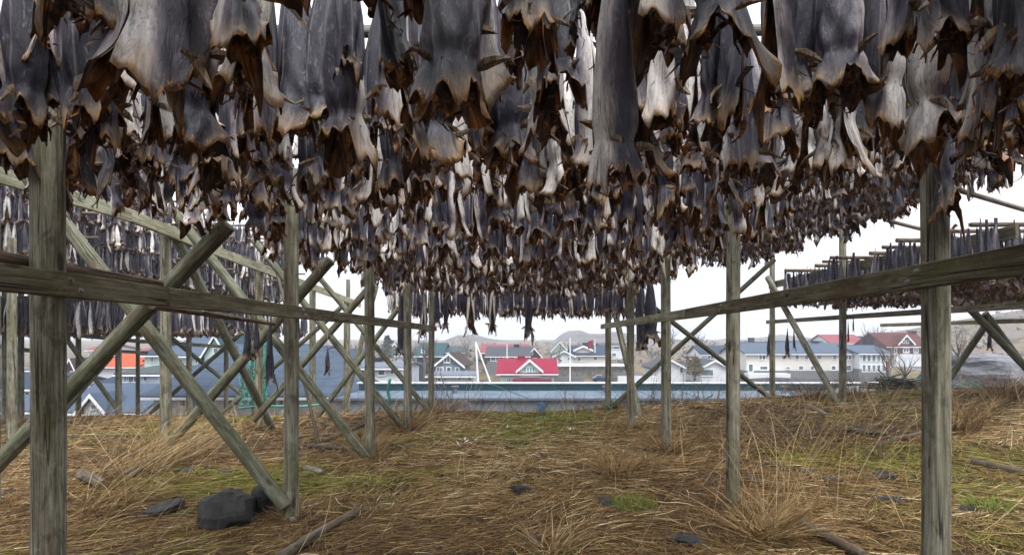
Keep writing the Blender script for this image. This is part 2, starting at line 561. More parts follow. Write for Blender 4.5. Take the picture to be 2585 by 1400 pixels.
# unseen rows behind the viewer continue the canopy, packed to shade the near fish
for y in np.arange(-4.2, 1.4, .6): MASS += row(y, -3.4, 2.5, 1.75, 'back', gap=.05, step=.2, wide=(.95, 1.3))
# the last poles hang lower
for y in (14.55, 15.1, 15.7):
    MASS += row(y, -3.4, 3.1, 1.42, 'end', L=(.74, .92), wide=(.6, .9), gap=.05, step=.13); POLES.append((-3.6, 3.3, y, 1.42))
# high tier on the right
for y in np.arange(5.8, 17.6, .6):
    MASS += row(y, 2.9, 6.75 + .25 * math.sin(y * 3), 3.05, 'right', L=(.74, .98), wide=(.7, 1.1), gap=.08); POLES.append((2.5, 7.2, y, 3.05))
# outer rack on the right, pole ends showing
for i, y in enumerate(np.arange(9.3, 16.3, .78)):
    xe = 6.95 + .25 * math.sin(i * 2.1)
    MASS += row(y, xe + .02, 13.5, 1.78, 'outer', L=(.78, 1.02), wide=(.9, 1.35), gap=.05, step=.115); POLES.append((xe, 13.8, y, 1.80 + .03 * math.sin(i * 1.3)))
# left: high tiers and a low tier far behind
for y in np.arange(9.0, 26.5, .9):
    for h in (2.3, 2.85, 3.4, 3.95):
        MASS += row(y, -16.5, -9.9 + .3 * math.sin(y * 2 + h), h, 'left', L=(.58, .78), wide=(1.0, 1.5), gap=.03, step=.16)
        POLES.append((-17, -9.75, y, h))
for y in np.arange(15.0, 24.5, .85):
    MASS += row(y, -22, -9.3 - .3 * math.sin(y * 3), 1.05, 'left_low', L=(.80, 1.0), wide=(.75, 1.15), gap=.06, step=.18); POLES.append((-22.5, -8.9, y, 1.05))

pi_ = np.array([int(f[4] * 9973) % len(MID) if (f[0][1] < 9.5 and f[0][1] > 1.5 and f[0][0] > -5) else len(MID) + int(f[4] * 9973) % len(LOW) for f in MASS])
Vs, Qs, Ms, A, nn = [], [], [], {'fu': [], 'fv': [], 'rnd': [], 'tone': []}, 0
for q, (V, Q, mi, fu, fv, fins) in enumerate(LOD):
    idx = np.nonzero(pi_ == q)[0]
    if not len(idx): continue
    R = np.array([np.array(Matrix.LocRotScale(None, Euler((MASS[i][5], MASS[i][6], MASS[i][2])), Vector((MASS[i][1] * MASS[i][7], MASS[i][1] * MASS[i][7], MASS[i][1]))).to_3x3()) for i in idx])
    T = np.array([MASS[i][0] for i in idx])
    X = np.einsum('nij,vj->nvi', R, V) + T[:, None, :]
    n, m = len(idx), len(V)
    Vs.append(X.reshape(-1, 3))
    Qs.append((Q[None] + (np.arange(n) * m)[:, None, None]).reshape(-1, 4) + nn)
    Ms.append(np.tile(mi, n))
    A['fu'].append(np.tile(fu, n)); A['fv'].append(np.tile(fv, n))
    A['rnd'].append(np.repeat([MASS[i][4] for i in idx], m)); A['tone'].append(np.repeat([MASS[i][3] for i in idx], m))
    nn += n * m
me = big_mesh('hanging_fish', np.concatenate(Vs), np.concatenate(Qs), [M['skin'], M['inside']], {a: np.concatenate(b) for a, b in A.items()}, np.concatenate(Ms))
o = bpy.data.objects.new('hanging_fish', me); o.color = (0, 0, 0, 1)
link(o); tag(o, 'dense mass of smaller dried fish hanging far back on every rack', 'fish', None, 'stuff')

# ---------------------------------------------------------------- logs, boards, racks
def log(name, a, b, r, mat, parent=None, r2=None, n=18, wob=.03, bow=0.0, root=None):
    a, b = Vector(a), Vector(b)
    d = b - a
    L = d.length
    r2 = r if r2 is None else r2
    ns = max(3, int(L / .22))
    mb = MB()
    vs, fs = [], []
    ph = [random.uniform(0, 6.28) for _ in range(4)]
    zs = [0, min(.012, L * .02)] + [L * t / ns for t in range(1, ns)] + [L - min(.012, L * .02), L]
    for i, z in enumerate(zs):
        t = z / L
        rr = r + (r2 - r) * t
        if i in (0, len(zs) - 1): rr *= .93
        for k in range(n):
            w = 2 * PI * k / n
            q = rr * (1 + wob * (.5 * math.sin(2 * w + ph[0] + z * .8) + .35 * math.sin(3 * w + ph[1]) + .4 * math.sin(z * 3.1 + ph[2] + w)))
            vs.append((q * math.cos(w) + bow * math.sin(t * PI), q * math.sin(w) + wob * .25 * r * math.sin(z * 2 + ph[3]), z))
    for i in range(len(zs) - 1):
        for k in range(n):
            fs.append((i * n + k, i * n + (k + 1) % n, (i + 1) * n + (k + 1) % n, (i + 1) * n + k))
    fs.append(tuple(range(n - 1, -1, -1))); fs.append(tuple((len(zs) - 1) * n + k for k in range(n)))
    mb.add(vs, fs)
    o = mb.build(name, mat, parent, True)
    me = o.data
    for p in me.polygons[-2:]: p.use_smooth = False
    off = root if root is not None else (parent.location if parent is not None else Vector((0, 0, 0)))
    o.matrix_local = Matrix.Translation(a - Vector(off)) @ d.to_track_quat('Z', 'Y').to_matrix().to_4x4()
    return o


def board(name, a, b, hgt, thk, mat, parent, knots=True):
    """a sawn board from a to b, its broad side upright"""
    a, b = Vector(a), Vector(b)
    d = b - a; L = d.length
    mb = MB()
    c = .004
    ns = max(2, int(L / .5))
    pr = [(-thk / 2 + c, -hgt / 2), (thk / 2 - c, -hgt / 2), (thk / 2, -hgt / 2 + c), (thk / 2, hgt / 2 - c), (thk / 2 - c, hgt / 2), (-thk / 2 + c, hgt / 2), (-thk / 2, hgt / 2 - c), (-thk / 2, -hgt / 2 + c)]
    vs, fs = [], []
    for i in range(ns + 1):
        s = .004 * math.sin(i * 1.3)
        vs += [(x + s, y, L * i / ns) for x, y in pr]
    for i in range(ns):
        for k in range(8): fs.append((i * 8 + k, i * 8 + (k + 1) % 8, i * 8 + 8 + (k + 1) % 8, i * 8 + 8 + k))
    fs += [tuple(range(7, -1, -1)), tuple(ns * 8 + k for k in range(8))]
    mb.add(vs, fs)
    o = mb.build(name, mat, parent)
    z = d.normalized(); x = z.cross(Vector((0, 0, 1))).normalized(); y = x.cross(z) * -1
    y = z.cross(x)
    R = Matrix((x, y, z)).transposed().to_4x4()
    o.matrix_local = Matrix.Translation(a - Vector(parent.location)) @ R
    return o


def bolt(p, nrm, parent, r=.012):
    mb = MB()
    n = Vector(nrm).normalized()
    mb.tube([Vector((0, 0, 0)) - n * .01, n * .004, n * .0045, n * .016], [r * 1.7, r * 1.7, r, r], 8)
    o = mb.build('bolt', M['iron'], parent)
    o.location = Vector(p) - Vector(parent.location)
    return o


def gh(x, y):
    """height of the ground"""
    x = np.asarray(x, float); y = np.asarray(y, float)
    n = .07 * snoise(x, y, 3, 4, 1.1) + .10 * snoise(x, y, 5, 2, .35)
    tilt = .052 * np.clip(x, 0, 12) - .012 * np.clip(-x, 0, 20)
    base = np.interp(y, [-30, 0, 9, 15, 16.2, 18, 22, 26, 40, 62, 84, 88, 100, 140, 220, 320, 460], [.15, .05, .04, -.06, -.2, -.9, -2.2, -2.9, -3.6, -4.1, -3.9, -2.6, -2.2, -1.6, -.6, .4, 1])
    fade = np.clip((30 - y) / 12, 0, 1)
    hill = 13 * np.exp(-((x - 150) / 48) ** 2 - ((y - 150) / 60) ** 2) + 3.6 * np.exp(-((x - 26) / 9) ** 2 - ((y - 34) / 9) ** 2)
    far = .5 * snoise(x, y, 9, 3, .06) * np.clip((y - 30) / 40, 0, 1)
    return base + n * (.25 + .75 * fade) + tilt * fade + hill + far


def G(x, y): return float(gh(x, y))


LX, RX, OX, QX = -2.3, 2.0, -5.6, 7.3
LY, RY, OY, QY = [2.86, 5.8, 8.7, 11.46, 14.2], [2.9, 5.78, 8.55, 11.5, 14.7], [6.2, 9.2, 12.4, 15.5, 18.4], [9.9, 13.75, 17.7]
rack = empty('drying_rack', (LX, 5.8, G(LX, 5.8)))
tag(rack, 'big weathered timber drying rack over the grass, with posts, rails and crossed braces', 'rack', 'fish drying racks')
for i, y in enumerate(LY): log('post', (LX, y, G(LX, y) - .3), (LX + random.uniform(-.02, .02), y, EYE + 1.66), (.070, .071, .075, .076, .074)[i], M['post'], rack, (.068, .068, .071, .072, .07)[i], 24, .05)
for i, y in enumerate(RY): log('post', (RX, y, G(RX, y) - .3), (RX + random.uniform(-.02, .02), y, EYE + 1.66), (.063, .067, .071, .074, .074)[i], M['post'], rack, (.061, .064, .068, .07, .07)[i], 24, .05)
for i, y in enumerate(OY): log('post', (OX, y, G(OX, y) - .3), (OX, y, EYE + (1.78 if y < 10 else 1.85 - .072 * (y - 9))), .082, M['post'], rack, .078, 20)
# waist-high rails
b1 = LX + .096
board('rail', (b1, -.5, EYE + .262), (b1, 3.62, EYE + .255), .118, .05, M['board'], rack)
board('rail', (b1, 3.625, EYE + .255), (b1, 14.3, EYE + .25), .118, .05, M['board'], rack)
b2 = RX - .092
board('rail', (b2, -.5, EYE + .305), (b2, 7.1, EYE + .30), .118, .05, M['board'], rack)
board('rail', (b2, 7.105, EYE + .30), (b2, 15.3, EYE + .315), .118, .05, M['pale_board'], rack)
# beams that carry the poles
for x, ys in ((LX - .115, (-2, 14.6)), (RX + .11, (-2, 15.2))):
    board('beam', (x, ys[0], EYE + 1.36), (x, ys[1], EYE + 1.36), .16, .055, M['pale_board'], rack)
board('beam', (OX + .115, 4.5, EYE + 1.70), (OX + .115, 8.2, EYE + 1.70), .17, .055, M['pale_board'], rack)
board('beam', (OX + .115, 8.21, EYE + 1.70), (OX + .115, 11.0, EYE + 1.52), .17, .055, M['pale_board'], rack)
board('beam', (OX + .115, 11.02, EYE + 1.52), (OX + .115, 19.5, EYE + 1.12), .17, .055, M['pale_board'], rack)
for yb in (7.25, 7.45): bolt((OX + .145, yb, EYE + 1.70 + (.02 if yb < 7.3 else -.03)), (1, 0, 0), rack, .016)


def brace(x0, y0, d0, x1, y1, d1, r, mat='brace', rk=None):
    return log('brace', W(x0, y0, d0), W(x1, y1, d1), r, M[mat], rk or rack, r * .92, 16)


for ys, bx_, z_ in ((LY, b1 + .025, EYE + .255), (RY, b2 - .025, EYE + .30)):
    for y in ys:
        for dy, dz in ((-.03, .025), (.035, -.02)): bolt((bx_, y + dy, z_ + dz), (1 if bx_ < 0 else -1, 0, 0), rack, .009)
brace(-60, 280, 6.05, 722, 1280, 5.72, .072)
brace(575, 566, 5.55, -160, 1330, 5.62, .078)
brace(440, 535, 9.0, 930, 1158, 8.62, .072)
brace(835, 655, 8.45, 430, 1118, 8.55, .076)
brace(432, 575, 9.3, 697, 1100, 12.1, .075)
brace(640, 605, 11.7, 1012, 1072, 11.35, .066)
brace(930, 728, 11.2, 640, 1060, 11.3, .066)
brace(780, 668, 14.5, 1090, 1046, 14.05, .066)
brace(1004, 780, 13.95, 795, 1060, 14.1, .064)
brace(865, 772, 15.4, 560, 1045, 15.6, .06)
brace(950, 720, 17, 868, 1030, 17.2, .075, 'post')
brace(700, 690, 12.6, 806, 1120, 10.2, .03, 'dead')
bolt(W(336, 797, 5.64), (0, -1, .1), rack, .018)
bolt(W(833, 846, 11.2), (0, -1, 0), rack, .016)
bolt(W(737, 1310, 5.7), (0, -1, .1), rack, .016)

rr = empty('drying_rack', (QX, 13.75, G(QX, 13.75)))
tag(rr, 'two tier drying rack on the right whose pole ends show against the sky', 'rack', 'fish drying racks')
for y in QY[1:]: log('post', (QX, y, G(QX, y) - .3), (QX, y, EYE + 2.95), .083, M['post'], rr, .075, 18)
for y in (9.9,): log('post', (12.9, y + 4, G(12.9, y + 4) - .3), (12.9, y + 4, EYE + 1.75), .083, M['post'], rr, .075, 18)
board('beam', (QX + .12, 9.0, EYE + 1.63), (QX + .12, 18.2, EYE + 1.63), .2, .05, M['board'], rr)
board('rail', (QX + .115, 8.6, EYE + .50), (QX + .115, 18.4, EYE + .52), .11, .045, M['board'], rr)
board('rail', (QX + 4.6, 11, EYE + .42), (QX + 4.6, 20, EYE + .46), .11, .045, M['board'], rr)
brace(1542, 1030, 14.75, 1955, 655, 14.9, .066, 'brace', rr)
brace(1636, 765, 14.75, 1960, 1016, 14.95, .066, 'brace', rr)
brace(1938, 700, 16.6, 2136, 1055, 13.4, .08, 'post', rr)
brace(1546, 760, 15.2, 1622, 1082, 13.2, .075, 'post', rr)
brace(2502, 800, 13.6, 2388, 968, 13.9, .075, 'brace', rr)
brace(2440, 770, 12.6, 2625, 965, 12.9, .08, 'brace', rr)
brace(2486, 790, 13.3, 2625, 975, 13.5, .07, 'brace', rr)
brace(2400, 474, 9.2, 2640, 545, 9.6, .04, 'grey_pole', rr)
brace(2238, 556, 11, 2420, 602, 11, .035, 'grey_pole', rr)

lr = empty('drying_rack', (-10.5, 19, G(-10.5, 19)))
tag(lr, 'distant drying rack on the left with thin posts, in front of the houses', 'rack', 'fish drying racks')
for px, d, top in ((13, 16, 700), (30, 11.2, 600), (53, 17.7, 640), (198, 19, 690), (299, 16.5, 650), (348, 24, 740), (477, 19, 690), (571, 22, 730), (879, 22, 705), (120, 14, 600), (640, 26, 740)):
    p = W(px, top, d)
    log('post', (p.x, d, G(p.x, d) - .4), p, .083, M['post'], lr, .075, 14)
for a, b in ((W(-60, 822, 17), W(365, 862, 20.5)), (W(300, 857, 20.0), W(600, 877, 24.5)), (W(-40, 868, 18), W(80, 885, 18.5)), (W(300, 886, 23), W(372, 890, 24))):
    board('rail', a, b, .13, .05, M['pale_board'], lr)
brace(150, 830, 18.5, 320, 1066, 17, .07, 'brace', lr)
brace(280, 900, 18.2, 120, 1085, 17.6, .07, 'brace', lr)
brace(430, 850, 20, 616, 1000, 19.6, .07, 'brace', lr)
brace(612, 838, 19.4, 376, 1046, 20, .07, 'brace', lr)
brace(665, 880, 23, 580, 1040, 21.5, .08, 'post', lr)

# poles of the rows
for i, (x0, x1, y, h) in enumerate(POLES):
    if i < len(ROWS):
        lab = 'round pole that carries the %s row of hanging fish, counted from the front' % nth(i + 1)
        mat = 'bark' if i % 3 else 'grey_pole'
        r = random.uniform(.032, .042)
    else:
        if h == 1.42: lab = 'round pole over the low hanging fish at the far end, %s one back' % nth(int(round((y - 14.55) / .57)) + 1)
        elif h == 3.05: lab = 'high round pole of the right upper tier, %s from the front' % nth(int(round((y - 5.8) / .6)) + 1)
        elif x1 > 10: lab = 'bare ended round pole of the right outer rack, %s from the front' % nth(int(round((y - 9.3) / .78)) + 1)
        elif h == 1.05: lab = 'round pole of the low tier on the far left rack, %s from the front' % nth(int(round((y - 15) / .85)) + 1)
        else: lab = 'round pole of the %s tier on the far left rack, %s from the front' % ('top' if h > 3.5 else ('upper' if h > 3 else ('middle' if h > 2.5 else 'lower')), nth(int(round((y - 9) / .9)) + 1))
        mat, r = 'bark', random.uniform(.034, .046)
    o = log('hanging_pole', (x0, y + random.uniform(-.02, .02), EYE + h + random.uniform(-.02, .02)), (x1, y, EYE + h), r, M[mat], None, r * .85, 10, .06)
    tag(o, lab, 'pole', 'poles the fish hang from')

o = log('bark_pole', (-2.42, 2.0, EYE + .378), (-2.44, 3.95, EYE + .362), .034, M['bark'], None, .028, 14, .08)
tag(o, 'thin pole with bark lying along the left rail by the big front post', 'pole')
o = log('bark_pole', W(385, 773, 4.05), W(692, 818, 5.9), .024, M['bark'], None, .019, 12, .08, bow=-.03)
tag(o, 'slightly bent pole with bark hanging under the left rail', 'pole')

# lone fish
def lone(px, y0, y1, d, label, proto, belly=False, tone=.5, wide=1.0, yaw=0.0):
    p = W(px, y0, d)
    L = (y1 - y0) * d / F
    o = add_fish(p, L / .98, (PI if belly else 0) + yaw, tone, random.random(), proto, label, 'single dried cod hanging apart from the rows', (0, 0), wide)
    if y0 > 790:      # hung on a length of string
        tb = MB(); tb.tube([(0, 0, -.02), (.004, .003, .12), (0, 0, .30 / (L / .98))], .006, 5); tb.build('twine', M['twine'], o)
    return o


lone(1187, 690, 864, 13.6, 'long dried cod with dark open belly, left of the two above the red roof', 3, True, .62, .78)
lone(1245, 695, 858, 13.7, 'slim dried cod with dark open belly, right of the two above the red roof', 7, True, .58, .66)
lone(1333, 680, 870, 13.5, 'dark narrow dried cod with two prongs, above the red roofed house', 5, False, .25, .56)
lone(1641, 690, 878, 12.2, 'broad slate dried cod behind the right rail, the upper of two', 9, False, .2, 1.0)
lone(1616, 715, 900, 12.4, 'broad slate dried cod behind the right rail, the lower of two', 11, False, .18, .95, .4)
lone(1590, 690, 830, 12.8, 'small brownish dried cod tucked against the fourth right post', 2, False, .5, .8)
lone(1012, 745, 912, 12.9, 'dark dried cod bent over the far end of the left rail', 12, False, .15, .75)
lone(1068, 725, 868, 13.1, 'dried cod with open belly beside the last left post', 13, True, .5, .85)
lone(1103, 720, 838, 13.6, 'short brown dried cod just right of the last left post', 14, False, .45, .8)
lone(1125, 725, 842, 13.9, 'narrow dark dried cod alone right of the last left post', 15, False, .3, .55)
lone(624, 805, 916, 6.0, 'dried cod with its collar open, left of the pair under the left rail', 4, False, .3, .85, .3)
lone(646, 803, 908, 5.9, 'slate dried cod, right of the pair hung by twine under the left rail', 8, False, .38, .85, -.3)
lone(683, 815, 985, 6.4, 'long dark dried cod hanging low beside the second left post', 10, False, .12, .62, .1)
lone(827, 880, 950, 10.4, 'small dark dried cod with pale neck ring among the left braces', 6, True, .25, .95)
lone(1941, 845, 905, 15.5, 'small dark dried cod hanging left of the outer post in front of white apartments', 1, False, .2, .8)
lone(1988, 835, 908, 15.2, 'thin dark dried cod on a long string, left of the pair before white apartments', 0, False, .1, .75)
lone(2004, 832, 886, 15.1, 'thin dark dried cod on a string, right of the pair before white apartments', 16, False, .12, .7)
lone(2127, 838, 895, 13.6, 'dried cod folded over beside the thicker outer post on the right', 17, False, .3, .8)
lone(2141, 812, 866, 13.2, 'slim brown dried cod under the outer rail, next to the folded one', 2, False, .35, .55)
lone(2154, 795, 840, 13.1, 'smallest dried cod, a bare strip hanging under the outer right rail', 5, False, .3, .45)
lone(2497, 820, 888, 13.2, 'brown dried cod hanging behind the crossed braces at the right edge', 9, False, .45, .8)
lone(2392, 90, 578, 2.78, 'big slate dried cod tail hanging against the front right post', 1, False, .42, .62, .5)
lone(1562, -200, 535, 1.56, 'longest pale dried cod, its collar far below its neighbours right of centre', 7, False, .86, .95, .75)
lone(108, -300, 292, 2.36, 'dark dried cod hanging over the top of the big front left post', 21, False, .3, .8, .2)
lone(150, -310, 232, 2.30, 'shorter brownish dried cod just right of the big front left post top', 18, True, .45, .8, -.3)
lone(45, -310, 262, 2.33, 'grey dried cod just left of the big front left post top', 16, False, .4, .8, .5)
lone(1136, -420, 352, 1.58, 'wide dark slate dried cod with a smooth back near the top centre', 4, False, .2, 1.0)

# ---------------------------------------------------------------- ground
def ground_mat():
    t = NT('peaty_ground')
    v = t.coord((1, 1, 1))
    n1, n2, n3 = t.noise(v, .9, 7, .65), t.noise(v, 7, 8, .7), t.noise(v, .35, 4, .5)
    c = t.ramp(n1, [(.34, (.024, .014, .008)), (.5, (.055, .034, .015)), (.64, (.095, .07, .02)), (.8, (.12, .11, .02))])
    c = t.mix(t.math('MULTIPLY', t.smooth(n2, .45, .62), .7), c, (.028, .02, .014))
    # beyond the slope: winter grass and bare rock
    sx = t.n('ShaderNodeSeparateXYZ'); t.l(t.n('ShaderNodeTexCoord').outputs['Object'], sx.inputs[0])
    far = t.smooth(sx.outputs[1], 19, 30)
    rock = t.ramp(t.noise(v, .22, 9, .7), [(.36, (.016, .013, .014)), (.45, (.05, .038, .028)), (.52, (.15, .11, .04)), (.58, (.06, .05, .045)), (.66, (.15, .155, .175))])
    c = t.mix(far, c, rock)
    t.bump(t.math('ADD', n2, t.math('MULTIPLY', n1, .5)), .9, .04)
    return t.done(c, .9, .2)


gx = np.concatenate([-np.geomspace(500, 13, 34), np.arange(-12.8, 14, .22), np.geomspace(14.2, 500, 34)])
gy = np.concatenate([np.arange(-30, 0, 2.5), np.arange(0, 20, .2), np.arange(20, 60, .9), np.geomspace(61, 480, 48)])
X, Y = np.meshgrid(gx, gy)
Z = gh(X, Y)
V = np.stack([X, Y, Z], -1).reshape(-1, 3)
i, j = np.meshgrid(np.arange(len(gy) - 1), np.arange(len(gx) - 1), indexing='ij')
a = (i * len(gx) + j).ravel()
me = big_mesh('ground', V, np.stack([a, a + 1, a + len(gx) + 1, a + len(gx)], -1), [ground_mat()])
o = bpy.data.objects.new('ground', me); link(o); tag(o, 'peaty ground falling away to the village', None, None, 'structure')


def straw_mat(name, stops):
    t = NT(name)
    r = t.attr('rnd')
    c = t.ramp(r, stops)
    return t.done(c, .75, .25)


M['straw'] = straw_mat('dry_straw', [(0, (.045, .022, .010)), (.2, (.12, .06, .022)), (.42, (.185, .112, .042)), (.62, (.34, .235, .10)), (.72, (.60, .49, .31)), (.735, (.10, .095, .014)), (.87, (.20, .18, .022)), (1, (.09, .17, .018))])


def blades(name, bx, by, ang, L, lift, w, rnd, seg=4, droop=1.0):
    """curved grass blades: start (bx,by), heading, length, launch angle; bending over under their own weight"""
    n = len(bx)
    s = np.linspace(0, 1, seg + 1)
    bz = gh(bx, by) - .01
    el = lift[:, None] - droop * (s[None] ** 1.1) * (lift[:, None] + .25)
    st = L[:, None] / seg
    hx = np.cumsum(np.cos(el) * st, 1) - np.cos(el[:, :1]) * st
    hz = np.cumsum(np.sin(el) * st, 1) - np.sin(el[:, :1]) * st
    sw = rng.normal(0, .25, n)[:, None] * s[None]
    ca, sa = np.cos(ang[:, None] + sw), np.sin(ang[:, None] + sw)
    x = bx[:, None] + hx * ca; y = by[:, None] + hx * sa
    z = bz[:, None] + hz
    z = np.maximum(z, gh(x, y) + .004 + .03 * rng.random(n)[:, None])
    ww = w[:, None] * (1 - .75 * s[None] ** 2) * .5
    roll = rng.uniform(0, PI, n)[:, None]
    dx, dy, dz = -sa * np.cos(roll) * ww, ca * np.cos(roll) * ww, np.sin(roll) * ww
    A = np.stack([x - dx, y - dy, z - dz], -1); B = np.stack([x + dx, y + dy, z + dz], -1)
    V = np.stack([A, B], 2).reshape(-1, 3)
    k = np.arange(seg)
    q = np.stack([2 * k, 2 * k + 1, 2 * k + 3, 2 * k + 2], -1)
    Q = (q[None] + (np.arange(n) * 2 * (seg + 1))[:, None, None]).reshape(-1, 4)
    return V, Q, np.repeat(rnd, 2 * (seg + 1))


def scatter(n, y0=4.2, y1=17.2):
    y = np.sqrt(rng.uniform(y0 ** 2, y1 ** 2, n))
    x = rng.uniform(-.95, .90, n) * y
    return x, y


parts = []
x, y = scatter(90000)            # matted straw, swept in locks
xn, yn = scatter(52000, 4.2, 9)
x, y = np.concatenate([x, xn]), np.concatenate([y, yn])
f1 = snoise(x, y, 21, 3, 1.3); f2 = snoise(x, y, 22, 3, .8)
keep = rng.random(len(x)) < np.clip(.62 + .45 * f2, .12, 1)
x, y, f1, f2 = x[keep], y[keep], f1[keep], f2[keep]
n = len(x)
ang = f1 * 3.2 + rng.normal(0, .55, n)
r_ = np.clip(.38 + .22 * f2 + rng.normal(0, .16, n), 0, .72)
grn = snoise(x, y, 33, 3, .9) + .5 * np.exp(-((x - .2) / 1.3) ** 2) + rng.normal(0, .35, n) > .72
r_ = np.where(grn, rng.uniform(.74, .98, n), r_)
parts.append(blades('s', x, y, ang, rng.uniform(.12, .42, n), rng.uniform(.1, .7, n), rng.uniform(.004, .0095, n) * np.clip(y / 7, .8, 2), r_))
x, y = scatter(45000)            # short moss and grass
f2 = snoise(x, y, 33, 3, .9)
keep = rng.random(len(x)) < np.clip(.3 + .6 * f2 + .35 * np.exp(-((x - .2) / 1.6) ** 2), .05, 1)
x, y = x[keep], y[keep]; n = len(x)
parts.append(blades('m', x, y, rng.uniform(0, 6.28, n), rng.uniform(.04, .11, n), rng.uniform(.8, 1.5, n), rng.uniform(.005, .010, n) * np.clip(y / 7, .8, 2), rng.uniform(.74, .97, n), 3, .7))
x, y = scatter(3800, 4.4, 17)    # thin stalks that still stand
n = len(x)
parts.append(blades('t', x, y, rng.normal(.1, .9, n), rng.uniform(.3, .75, n), rng.uniform(.8, 1.45, n), rng.uniform(.003, .005, n) * np.clip(y / 6, .8, 2), rng.uniform(.35, .7, n), 5, .35))
px_ = [(LX, y) for y in LY] + [(RX, y) for y in RY] + [(OX, y) for y in OY[:4]] + [(QX, y) for y in QY[1:]]
for qx, qy in px_:                # extra darker grass blades paint contact shade round the feet of the posts
    n = 170
    a = rng.uniform(0, 6.28, n); q = rng.uniform(.07, .24, n)
    parts.append(blades('p', qx + q * np.cos(a), qy + q * np.sin(a), a + rng.normal(0, .9, n), rng.uniform(.1, .34, n), rng.uniform(.6, 1.5, n), rng.uniform(.004, .008, n) * max(.8, qy / 7), rng.uniform(.05, .6, n), 4, .6))
nn, Vs, Qs, Rs = 0, [], [], []
for V, Q, R in parts:
    Vs.append(V); Qs.append(Q + nn); Rs.append(R); nn += len(V)
me = big_mesh('grass', np.concatenate(Vs), np.concatenate(Qs), [M['straw']], {'rnd': np.concatenate(Rs)})
o = bpy.data.objects.new('grass', me); link(o); tag(o, 'flattened dry straw and mossy grass under the racks', 'grass', None, 'stuff')


def tussock(px, py, d, n, L, lift, spread, lean, label, rnd=(.3, .7), w=.0045, rad=.12, seeds=False):
    p = W(px, py, d)
    cx, cy = p.x, d
    t = rng.uniform(0, 6.28, n); q = rad * np.sqrt(rng.random(n))
    bx, by = cx + q * np.cos(t), cy + q * np.sin(t)
    ang = t + rng.normal(0, spread, n)
    ang = np.where(rng.random(n) < abs(lean), (0 if lean > 0 else PI) + rng.normal(0, .7, n), ang)
    Ls = rng.uniform(*L, n)
    V, Q, R = blades('b', bx, by, ang, Ls, rng.uniform(*lift, n), rng.uniform(.7, 1.3, n) * w, rng.uniform(*rnd, n), 6, .45)
    if seeds:
        tips = V.reshape(n, 7, 2, 3)[:, -1].mean(1)
        mV, mQ = [], []
        base = len(V)
        for i in range(n):
            if rng.random() < .45:
                for s in range(5):
                    a = tips[i] + np.array([rng.normal(0, .012), rng.normal(0, .012), -.025 * s + rng.normal(0, .006)])
                    mV += [a + np.array([-.003, 0, 0]), a + np.array([.0, .002, .009]), a + np.array([.003, 0, 0]), a + np.array([0, -.002, -.009])]
                    mQ.append([base + len(mV) - 4 + z for z in range(4)])
        if mV:
            V = np.concatenate([V, np.array(mV)]); Q = np.concatenate([Q, np.array(mQ)]); R = np.concatenate([R, np.full(len(mV), .6)])
    base = np.array([cx, cy, G(cx, cy)])
    me = big_mesh('grass_tussock', V - base, Q, [M['straw']], {'rnd': R})
    o = bpy.data.objects.new('grass_tussock', me); o.location = base
    link(o); tag(o, label, 'grass tussock', 'dry grass tussocks')


tussock(1930, 1385, 4.95, 300, (.35, .75), (.35, 1.25), 1.1, .25, 'largest straw tussock spreading beside the front right post', (.32, .66), .0055, .16)
tussock(1960, 1375, 5.0, 70, (.9, 1.5), (1.25, 1.53), .5, .2, 'tall upright straw stalks rising from the big right tussock', (.5, .7), .0045, .22, True)
tussock(2110, 1300, 5.3, 36, (.8, 1.3), (1.2, 1.5), .6, -.3, 'loose tall pale stalks just left of the front right post', (.5, .7), .0042, .3, True)
tussock(1560, 1215, 7.2, 260, (.3, .55), (.5, 1.2), .6, 0, 'arched straw tussock left of the second right post', (.3, .62), .006, .2)
tussock(1690, 1150, 8.4, 260, (.3, .6), (.5, 1.2), .6, 0, 'straw tussock round the foot of the third right post', (.3, .62), .007, .22)
tussock(2420, 1110, 9.2, 300, (.4, .8), (.9, 1.45), .6, 0, 'reddish straw tussock right of the front right post', (.18, .5), .007, .3)
tussock(2545, 1010, 12.5, 300, (.5, .9), (.9, 1.45), .6, 0, 'reddish straw tussock at the far right edge', (.18, .5), .008, .4)
tussock(2050, 1015, 14.6, 300, (.4, .75), (.8, 1.4), .6, 0, 'straw tussock on the crest below the white apartments', (.2, .5), .009, .4)
tussock(2160, 1005, 14.4, 160, (.5, .95), (1.1, 1.5), .5, 0, 'upright straw clump at the foot of the thicker outer post', (.2, .5), .008, .25)
tussock(330, 1180, 7.9, 260, (.7, 1.25), (.5, 1.3), .6, .75, 'long pale stalks leaning right between the left front posts', (.45, .7), .0055, .45, True)
tussock(420, 1120, 8.8, 200, (.6, 1.1), (.5, 1.3), .6, .75, 'pale stalks swept right at the foot of the grey left post', (.45, .7), .006, .4, True)
tussock(240, 1300, 6.1, 160, (.5, .95), (.4, 1.2), .9, .5, 'tangled pale stalks beside the biggest front post', (.4, .7), .005, .4)
tussock(920, 1120, 9.4, 220, (.35, .6), (.6, 1.3), .6, 0, 'straw tussock round the foot of the third left post', (.25, .6), .007, .25)
tussock(1020, 1070, 11.6, 220, (.35, .7), (.8, 1.4), .6, 0, 'straw tussock round the foot of the fourth left post', (.25, .6), .008, .3)
tussock(1120, 1040, 14.2, 220, (.35, .6), (.8, 1.4), .6, 0, 'dark straw hummock on the crest by the last left post', (.15, .5), .009, .3)
tussock(1390, 1395, 4.85, 120, (.25, .45), (.6, 1.2), .6, 0, 'low straw tuft at the bottom edge under the centre', (.3, .7), .005, .15)
tussock(1600, 1300, 5.9, 160, (.12, .25), (.8, 1.4), .8, 0, 'small bright green grass tuft left of the big straw tussock', (.93, 1.0), .006, .16)
